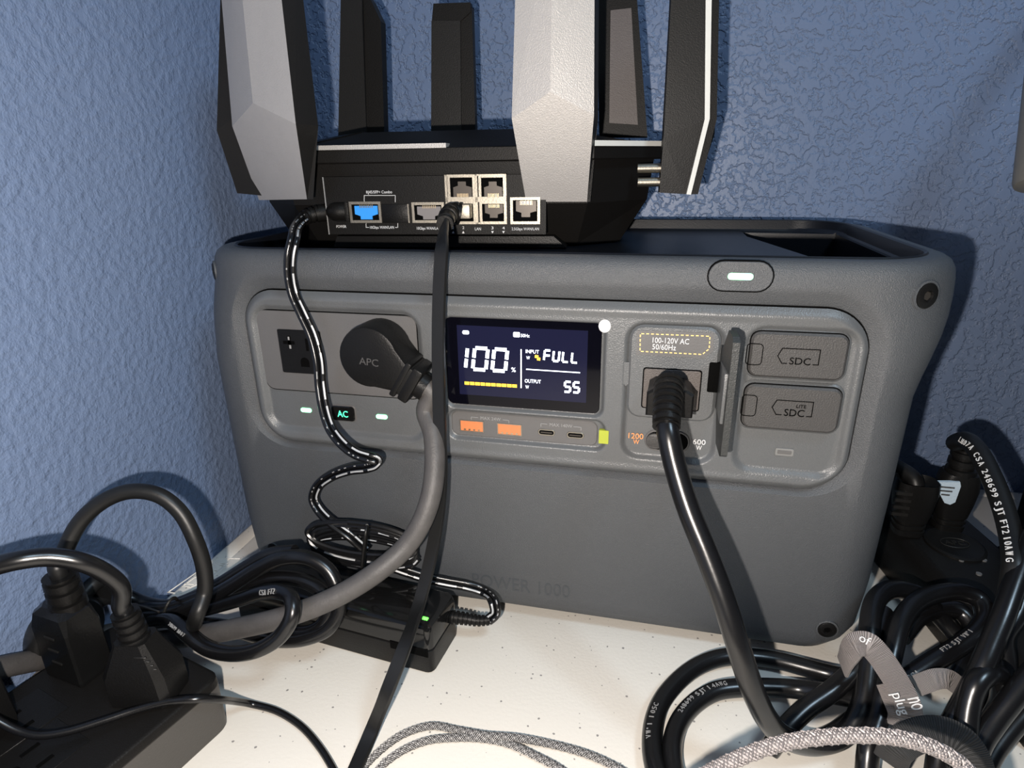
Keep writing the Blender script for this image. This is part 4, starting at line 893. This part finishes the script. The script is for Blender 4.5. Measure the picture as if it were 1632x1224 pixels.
# second plug half hidden behind the power station
g2 = thing('hidden_plug_cord', 'ribbed black plug half hidden behind the right side of the power station', 'power cord', T(1462, 850, SH))
pb2 = T(1444, 846, SH+.0013); loft(B(), [sq(pb2+Z_*z, a*1.05, c_) for z, a, c_ in prof[:-1]]+[sq(pb2+Z_*.034, .007, .007)]).mk('plug_body', m_black, g2)
b = B()
for k in range(4): q = pb2+V((-.011, -.0085, .016+.005*k)); abox(b, q.x-.004, q.x+.006, q.y-.001, q.y+.001, q.z, q.z+.0022)
b.mk('plug_ribs', m_darktrim, g2)
tube(B(), [pb2+Z_*.033, pb2+V((-.001, .003, .037)), pb2+V((-.006, .012, .039)), pb2+V((-.010, .030, .034)), pb2+V((-.008, .06, .010))], .0048, 14).mk('cord', m_vinyl2, g2)

# ================================================================== RIGHT FRONT BUNDLE with black strap
rb = thing('black_cord_bundle', 'bundle of glossy black cords at the lower right edge of the frame', 'power cord', T(1560, 1120, 0))
bun = [[D(1660, 830, .30), D(1636, 880, .295), D(1617, 930, .288), D(1600, 978, .282), D(1582, 1022, .278), D(1566, 1060, .275), D(1548, 1098, .274), D(1525, 1140, .274), D(1500, 1190, .272), D(1490, 1250, .27)],
       [D(1660, 900, .315), D(1634, 945, .31), D(1616, 985, .305), D(1598, 1016, .303), D(1602, 1052, .302), D(1600, 1090, .300), D(1585, 1130, .297), D(1555, 1180, .292), D(1530, 1240, .288)],
       [D(1538, 1200, .264), D(1540, 1152, .268), D(1545, 1120, .270), D(1556, 1090, .271), D(1572, 1074, .273), D(1588, 1074, .277), D(1597, 1092, .281), D(1594, 1125, .286), D(1575, 1160, .288)],
       [D(1670, 1050, .27), D(1640, 1080, .27), D(1611, 1116, .269), D(1583, 1152, .268), D(1560, 1188, .266), D(1545, 1240, .262)],
       [D(1680, 1100, .285), D(1640, 1130, .283), D(1604, 1168, .281), D(1576, 1208, .278), D(1556, 1260, .275)]]
for P in bun: tube(B(), P, .0048, 16).mk('cord_strand', m_vinyl, rb)
vs_ = thing('black_velcro_strap', 'black woven strap round the cord bundle behind the pale braided cable', 'cable strap', D(1500, 1190, .262))
ribbon('strap_band', [D(1418, 1215, .268), D(1432, 1190, .262), D(1462, 1172, .258), D(1500, 1168, .256), D(1532, 1182, .255), D(1552, 1212, .255), D(1560, 1255, .256)], .0130, .0012, m_velcro, vs_)

# ================================================================== BRAIDED CABLES
def braid(P, r, root, pitch=.0085, strands=8, m1=m_bw, m2=m_bk, core=m_bg, rs_=.42, k=10):
    Q = spline(P, k); tube(B(), Q, r*.86, 10, raw=True).mk('cable_core', core, root)
    L = [0]
    for i in range(1, len(Q)): L.append(L[-1]+(Q[i]-Q[i-1]).length)
    step = pitch/10; n = int(L[-1]/step); F = frames(Q); C_ = []; j = 0
    for i in range(n+1):
        s = min(i*step, L[-1]*.9999)
        while L[j+1] < s: j += 1
        f = (s-L[j])/(L[j+1]-L[j]); C_.append((Q[j].lerp(Q[j+1], f), F[j][1].lerp(F[j+1][1], f).normalized(), F[j][2].lerp(F[j+1][2], f).normalized(), s))
    sr = r*rs_*.55
    for sgn, m in ((1, m1), (-1, m2)):
        b = B()
        for q in range(strands):
            loops = []
            for i, (p, a, c_, s) in enumerate(C_):
                ph = sgn*2*math.pi*s/pitch+2*math.pi*q/strands
                rad = r*(.90+.10*math.sin(strands*2*math.pi*s/pitch+math.pi*q+(0 if sgn > 0 else math.pi)))
                d = a*math.cos(ph)+c_*math.sin(ph); t = a*-math.sin(ph)+c_*math.cos(ph)
                o_ = p+d*rad; loops.append([o_+d*sr*.6, o_+t*sr, o_-d*sr*.6, o_-t*sr])
            loft(b, loops, False, False)
        b.mk('braid_light' if sgn > 0 else 'braid_dark', m, root, kind='stuff', ang=70)
br = thing('braided_cable', 'thin grey and white braided cable looped on the table at the bottom edge', 'cable', T(700, 1170, 0))
h1 = .0022
braid([T(560, 1262, h1), T(576, 1228, h1), T(606, 1196, h1), T(643, 1170, h1), T(687, 1157, h1), T(731, 1164, h1), T(775, 1172, h1+.0015), T(823, 1176, h1+.002), T(878, 1186, h1), T(933, 1201, h1), T(975, 1219, h1), T(1030, 1252, h1)], .0018, br)
braid([T(590, 1255, h1), T(602, 1228, h1), T(635, 1200, h1), T(679, 1181, h1), T(723, 1176, h1), T(768, 1177, h1-.0002), T(812, 1186, h1-.0002), T(856, 1206, h1), T(893, 1226, h1), T(930, 1256, h1)], .0018, br)
bf = thing('pale_braided_cable', 'pale braided cable arching across the lower right corner in front of the straps', 'cable', D(1350, 1170, .20))
braid([D(1040, 1290, .205), D(1100, 1248, .203), D(1150, 1221, .201), D(1195, 1201, .200), D(1245, 1185, .199), D(1300, 1176, .198), D(1370, 1172, .197), D(1430, 1176, .197), D(1480, 1189, .197), D(1520, 1209, .197), D(1550, 1236, .198), D(1570, 1275, .20)], .0023, bf, pitch=.010, m1=m_bp, m2=m_bq, rs_=.5)

# ================================================================== BLACK OUTLET BOX at the lower left with its plugs
BH = .032; K0 = T(354, 1074, BH); f1 = V((-.97, .24, 0)).normalized(); f2 = V((-.24, -.97, 0)).normalized(); BW, BL = .086, .19
ob = thing('outlet_box', 'black rectangular outlet box with plugs standing in it, lower left corner', 'power strip', K0+f1*BW/2+f2*BL/2-Z_*BH)
def bl_(z, i, r=.007): return [K0+f1*x+f2*y+Z_*(z-BH) for x, y in rr(i, BW-i, i, BL-i, r, 6)]
loft(B(), [bl_(0, .0005), bl_(.001, 0), bl_(BH-.0055, 0)]).mk('case_bottom', m_plate if False else mat('box_side', (.05, .046, .042), .45, 0, .15, 900), ob)
loft(B(), [bl_(BH-.0055, .0006), bl_(BH-.0049, .0006)]).mk('case_seam', m_slit, ob)
loft(B(), [bl_(BH-.0049, 0), bl_(BH-.0012, .0002), bl_(BH-.0003, .0010), bl_(BH, .0022)]).mk('case_top', m_satin, ob)
for u, v in ((30, 1150), (60, 1205)):     # empty outlets cut in the lid
    c0 = T(u, v, BH); o_ = obox(B(), c0, f1, f2, Z_, .026, .030, .0005, .0002, 1).mk('outlet_face', m_black, ob)
    b = B(); obox(b, c0+f1*.006, f1, f2, Z_, .0018, .0075, .0012); obox(b, c0-f1*.006, f1, f2, Z_, .0018, .0065, .0012); obox(b, c0+f2*.009, f1, f2, Z_, .0045, .0045, .0012, .0015, 2); b.mk('outlet_slots', m_slit, o_)
def quadtower(c0, a, b_, prof, rad=.0015, cut=0):       # lofted body with bevelled corners; prof: (z, half a, half b)
    L = []
    for z, ha, hb in prof:
        c4 = min(ha, hb)*.30; pts = [(ha-c4, -hb), (ha, -hb+c4), (ha, hb-c4), (ha-c4, hb), (-ha+c4, hb), (-ha, hb-c4), (-ha, -hb+c4), (-ha+c4, -hb)]
        L.append([c0+a*x+b_*y+Z_*z for x, y in pts])
    return L
# plug A: tall square plug turned on its corner, cord looping up and over to the right
pA = thing('square_plug_cord', 'tall square black plug whose cord loops up against the blue wall', 'power cord', T(124, 1082, BH))
Fa, La = T(131, 1099, BH), T(74, 1076, BH); qb = (La-Fa).normalized(); qa = V((qb.y, -qb.x, 0)); hA = .0088; hB = (La-Fa).length/2
ca = Fa+qa*hA+qb*hB+Z_*.0004
def sqt(z, k0=1, k=.12):
    a, c_ = hA*k0, hB*k0; c4 = min(a, c_)*k; return [ca+qa*x+qb*y+Z_*z for x, y in ((a-c4, -c_), (a, -c_+c4), (a, c_-c4), (a-c4, c_), (-a+c4, c_), (-a, c_-c4), (-a, -c_+c4), (-a+c4, -c_))]
loft(B(), [sqt(0, .97), sqt(.002, 1), sqt(.030, .98), sqt(.038, .88, .3), sqt(.0415, .60, .55)]).mk('plug_body', mat('plug_black', (.0055, .0055, .0055), .24, 0, .15, 900, spec=.4), pA, smooth=False)
nk0 = ca+Z_*.0405
nk0 = nk0+qa*.002-qb*.003
ribs(B(), [nk0-Z_*.002, nk0+V((0, 0, .008)), nk0+V((0, 0, .016))], .0082, .0074, 3, 18).mk('strain_relief', m_black, pA)
n1 = nk0+V((0, 0, .015)); da = (n1-CAM).dot(CF)
pAp = [n1, n1+Z_*.006, D(97, 905, da+.004), D(106, 872, da+.006), D(130, 829, da+.008), D(168, 797, da+.010), D(209, 783, da+.012), D(252, 789, da+.014), D(286, 815, da+.016), D(310, 858, da+.018), D(325, 905, da+.022), D(326, 945, da+.024), D(314, 980, da+.020), T(296, 1003, .012), T(262, 1018, .006), T(225, 1020, .006)]
tube(B(), pAp, .0039, 16).mk('cord', m_vinyl2, pA)
b = B()
for k in range(3): obox(b, ca-qa*(hA+.0001)+Z_*(.012+.0075*k), qb, qa, Z_, .007, .0005, .0009)
b.mk('plug_marks', m_darktrim, pA)
# plug B: flared plug, cord arching to the left out of frame
pB = thing('flared_plug_cord', 'flared black plug whose cord arches left out of the frame', 'power cord', T(222, 1108, BH))
cb = T(240, 1102, BH+.0004); ua = V((.98, .17, 0)).normalized(); ub_ = V((-.17, .98, 0)).normalized()
loft(B(), quadtower(cb, ua, ub_, [(0, .0150, .0100), (.004, .0155, .0105), (.016, .0150, .0105), (.024, .0115, .0085), (.031, .0085, .0070), (.0335, .0075, .0065)])).mk('plug_body', m_black, pB, ang=30)
b = B()
for k in range(4): obox(b, cb+ua*(.0095-.0012*k)-ub_*(.0072)+Z_*(.0215+.0022*k), ua, ub_, Z_, .0060, .0012, .0009, .0003, 1)
b.mk('grip_ridges', m_darktrim, pB)
nb = cb+Z_*.032; ribs(B(), [nb, nb+V((-.001, 0, .008)), nb+V((-.002, 0, .0155))], .0066, .0060, 4, 18).mk('strain_relief', m_black, pB)
n2 = nb+V((-.002, 0, .0145)); db = (n2-CAM).dot(CF)
tube(B(), [n2, n2+V((-.001, 0, .004)), D(193, 938, db-.004), D(170, 915, db-.010), D(130, 896, db-.018), D(79, 888, db-.024), D(30, 893, db-.03), D(-20, 906, db-.034), D(-80, 930, db-.038)], .0040, 16).mk('cord', m_vinyl, pB)
# round flat plug behind plug A
pr_ = thing('round_plug_cord', 'round black plug head half hidden behind the tall square plug', 'power cord', T(110, 1050, BH))
_q = ray(106, 1006); rc_ = CAM+_q*((-.2040-CAM.x)/_q.x); nn = V((1, -.12, -.05)).normalized(); aa = nn.orthogonal().normalized(); ab = nn.cross(aa)
ringp = lambda q, h: [rc_+aa*(q*math.cos(2*math.pi*j/36))+ab*(q*math.sin(2*math.pi*j/36))+nn*h for j in range(36)]
loft(B(), [ringp(.0190, -.0055), ringp(.0200, -.004), ringp(.0200, .003), ringp(.0180, .0055)]).mk('plug_head', mat('round_plug_black', (.010, .010, .010), .28), pr_)
tube(B(), [rc_+V((.000, .012, .012)), rc_+V((.002, .022, .016)), D(170, 948, .395), D(220, 962, .385), D(262, 975, .372)], .0045, 14).mk('cord', m_vinyl2, pr_)
tube(B(), [D(120, 985, .40), D(150, 962, .402), D(190, 950, .396), D(235, 965, .385), D(275, 985, .37)], .0042, 14).mk('cord_loop', m_vinyl2, pr_)
# black plug cut by the left edge of the frame
pe = thing('edge_plug', 'black plug cut off by the left edge of the frame', 'plug', T(-28, 1140, BH))
ce = T(-32, 1170, BH+.0003)
loft(B(), quadtower(ce, ua, ub_, [(0, .0120, .0100), (.004, .0125, .0105), (.030, .0115, .0095), (.036, .0080, .0070), (.046, .006, .006)])).mk('plug_body', m_black, pe, ang=30)
tube(B(), [ce+Z_*.044, ce+Z_*.060, ce+V((-.02, -.01, .066)), ce+V((-.05, -.03, .05))], .0035, 12).mk('cord', m_vinyl2, pe)

# ================================================================== TIED CORD COIL left of the brick
cc = thing('tied_cord_coil', 'coiled black cord tied with wire, between the left plugs and the black brick', 'power cord', T(400, 1000, 0))
kn = D(272, 978, .366)
outer = [D(205, 985, .372), D(240, 984, .368), kn, D(320, 960, .362), D(368, 934, .356), D(415, 905, .350), D(455, 889, .345), D(492, 890, .343), D(522, 908, .342), D(538, 940, .341), D(540, 972, .341), D(524, 1000, .340), D(490, 1016, .342), D(448, 1020, .347), D(405, 1012, .353), D(365, 1000, .357), D(320, 994, .364), D(275, 990, .369)]
inner = [D(200, 972, .376), D(238, 972, .372), D(272, 970, .369), D(320, 952, .366), D(365, 938, .362), D(410, 925, .358), D(452, 921, .353), D(490, 928, .348), D(515, 945, .344), D(525, 970, .342), D(516, 994, .342), D(494, 1008, .344), D(462, 1008, .349), D(430, 996, .356)]
small = [D(240, 992, .358), D(272, 990, .345), D(300, 1012, .330), D(332, 1034, .324), D(372, 1042, .318), D(415, 1034, .312), D(448, 1012, .309), D(466, 980, .308), D(465, 955, .312), D(448, 944, .322), D(420, 944, .335), D(385, 955, .348), D(340, 968, .359), D(300, 978, .366)]
extra = [D(160, 940, .388), D(195, 948, .384), D(232, 962, .378), D(270, 966, .373), D(315, 950, .369), D(352, 930, .366), D(392, 905, .362), D(432, 884, .357), D(470, 880, .352)]
for P in (outer, inner, small, extra): tube(B(), P, .0040 if P is small else .0043, 16).mk('cord_loop', m_vinyl, cc)
b = B(); cordtext(b, 'CSA FT2', small[6:11][::-1], .004, .0043, .0028, side=0); cordtext(b, '248699 A007', small[1:6], .008, .0043, .0018, side=.3); b.mk('cord_lettering', m_pgrey, cc, kind='stuff')
tw = kn; P = [tw+V((.003*math.sin(t), .0065*math.cos(t)*.9, .0100*math.sin(t)+.001)) for t in [2*math.pi*i/12 for i in range(13)]]
tube(B(), P, .0009, 8).mk('wire_tie', m_darktrim, cc)
tube(B(), [tw+V((0, -.007, .007)), tw+V((-.012, -.007, .009)), tw+V((-.022, -.006, .007)), tw+V((-.030, -.006, .006))], .0007, 8).mk('tie_end', m_darkmetal, cc)

# ================================================================== THIN BLACK CABLE at the lower left
tc2 = thing('thin_black_cable', 'thin black cable lying across the outlet box and down the table', 'cable', T(440, 1135, 0))
tube(B(), [T(-60, 1100, .060), T(-30, 1128, .053), T(0, 1150, .046), T(30, 1165, .041), T(62, 1172, .038), T(107, 1166, .0365), T(166, 1148, .0362), T(221, 1130, .0362), T(269, 1118, .0365), T(316, 1114, .0355), T(348, 1115, .028), T(376, 1118, .013), T(400, 1122, .004), T(440, 1133, .0025), T(478, 1156, .0022), T(508, 1189, .0022), T(532, 1228, .0022), T(556, 1280, .0022)], .0018, 12).mk('cord', m_vinyl, tc2)

# ================================================================== OBJECTS CUT BY THE RIGHT EDGE
lg = thing('lamp_shade', 'grey rounded housing cut off by the right edge of the frame', 'lamp', D(1660, 290, .37))
pc0 = D(1697, 95, .37); pc1 = D(1668, 297, .37); ax = (pc1-pc0).normalized(); a_ = ax.orthogonal().normalized(); b_ = ax.cross(a_)
def rl(q, h): return [pc1-ax*h+a_*(q*math.cos(2*math.pi*j/40))+b_*(q*math.sin(2*math.pi*j/40)) for j in range(40)]
loft(B(), [rl(.0136, 0), rl(.0160, .0008), rl(.0168, .003), rl(.0173, .025), rl(.0185, .072), rl(.0148, .098), rl(.008, .103)]).mk('housing', m_lampgrey, lg)
tube(B(), [pc0-ax*.02, pc0-ax*.08+V((.03, -.01, .02)), V((.48, .17, .56)), V((.62, .18, .50)), V((.70, .18, .25)), V((.70, .18, .0))], .006, 12).mk('arm', m_leg, lg)
tube(B(), [V((.70, .18, 0)), V((.70, .18, .012))], .045, 32, raw=True).mk('base', m_leg, lg)
e0 = D(1627, 655, .395); e0b = D(1624, 945, .345); x0 = e0b.x+.022
dv = thing('added_monitor', 'black upright stand just showing at the right edge of the frame, with an added unseen screen that blocks room light', 'added_monitor', (x0+.025, .075, 0))
abox(B(), x0, x0+.05, .05, .10, 0.0, e0.z, .004).mk('stand_column', m_black, dv)
abox(B(), x0-.002+.02, x0+.16, .02, .14, 0.0, .008, .003).mk('stand_base', m_black, dv)
abox(B(), x0+.035, x0+.52, .070, .092, e0.z-.03, .465, .004).mk('light_blocker_screen', m_black, dv)  # unseen slab, added and placed to keep the room light off the lower right wall
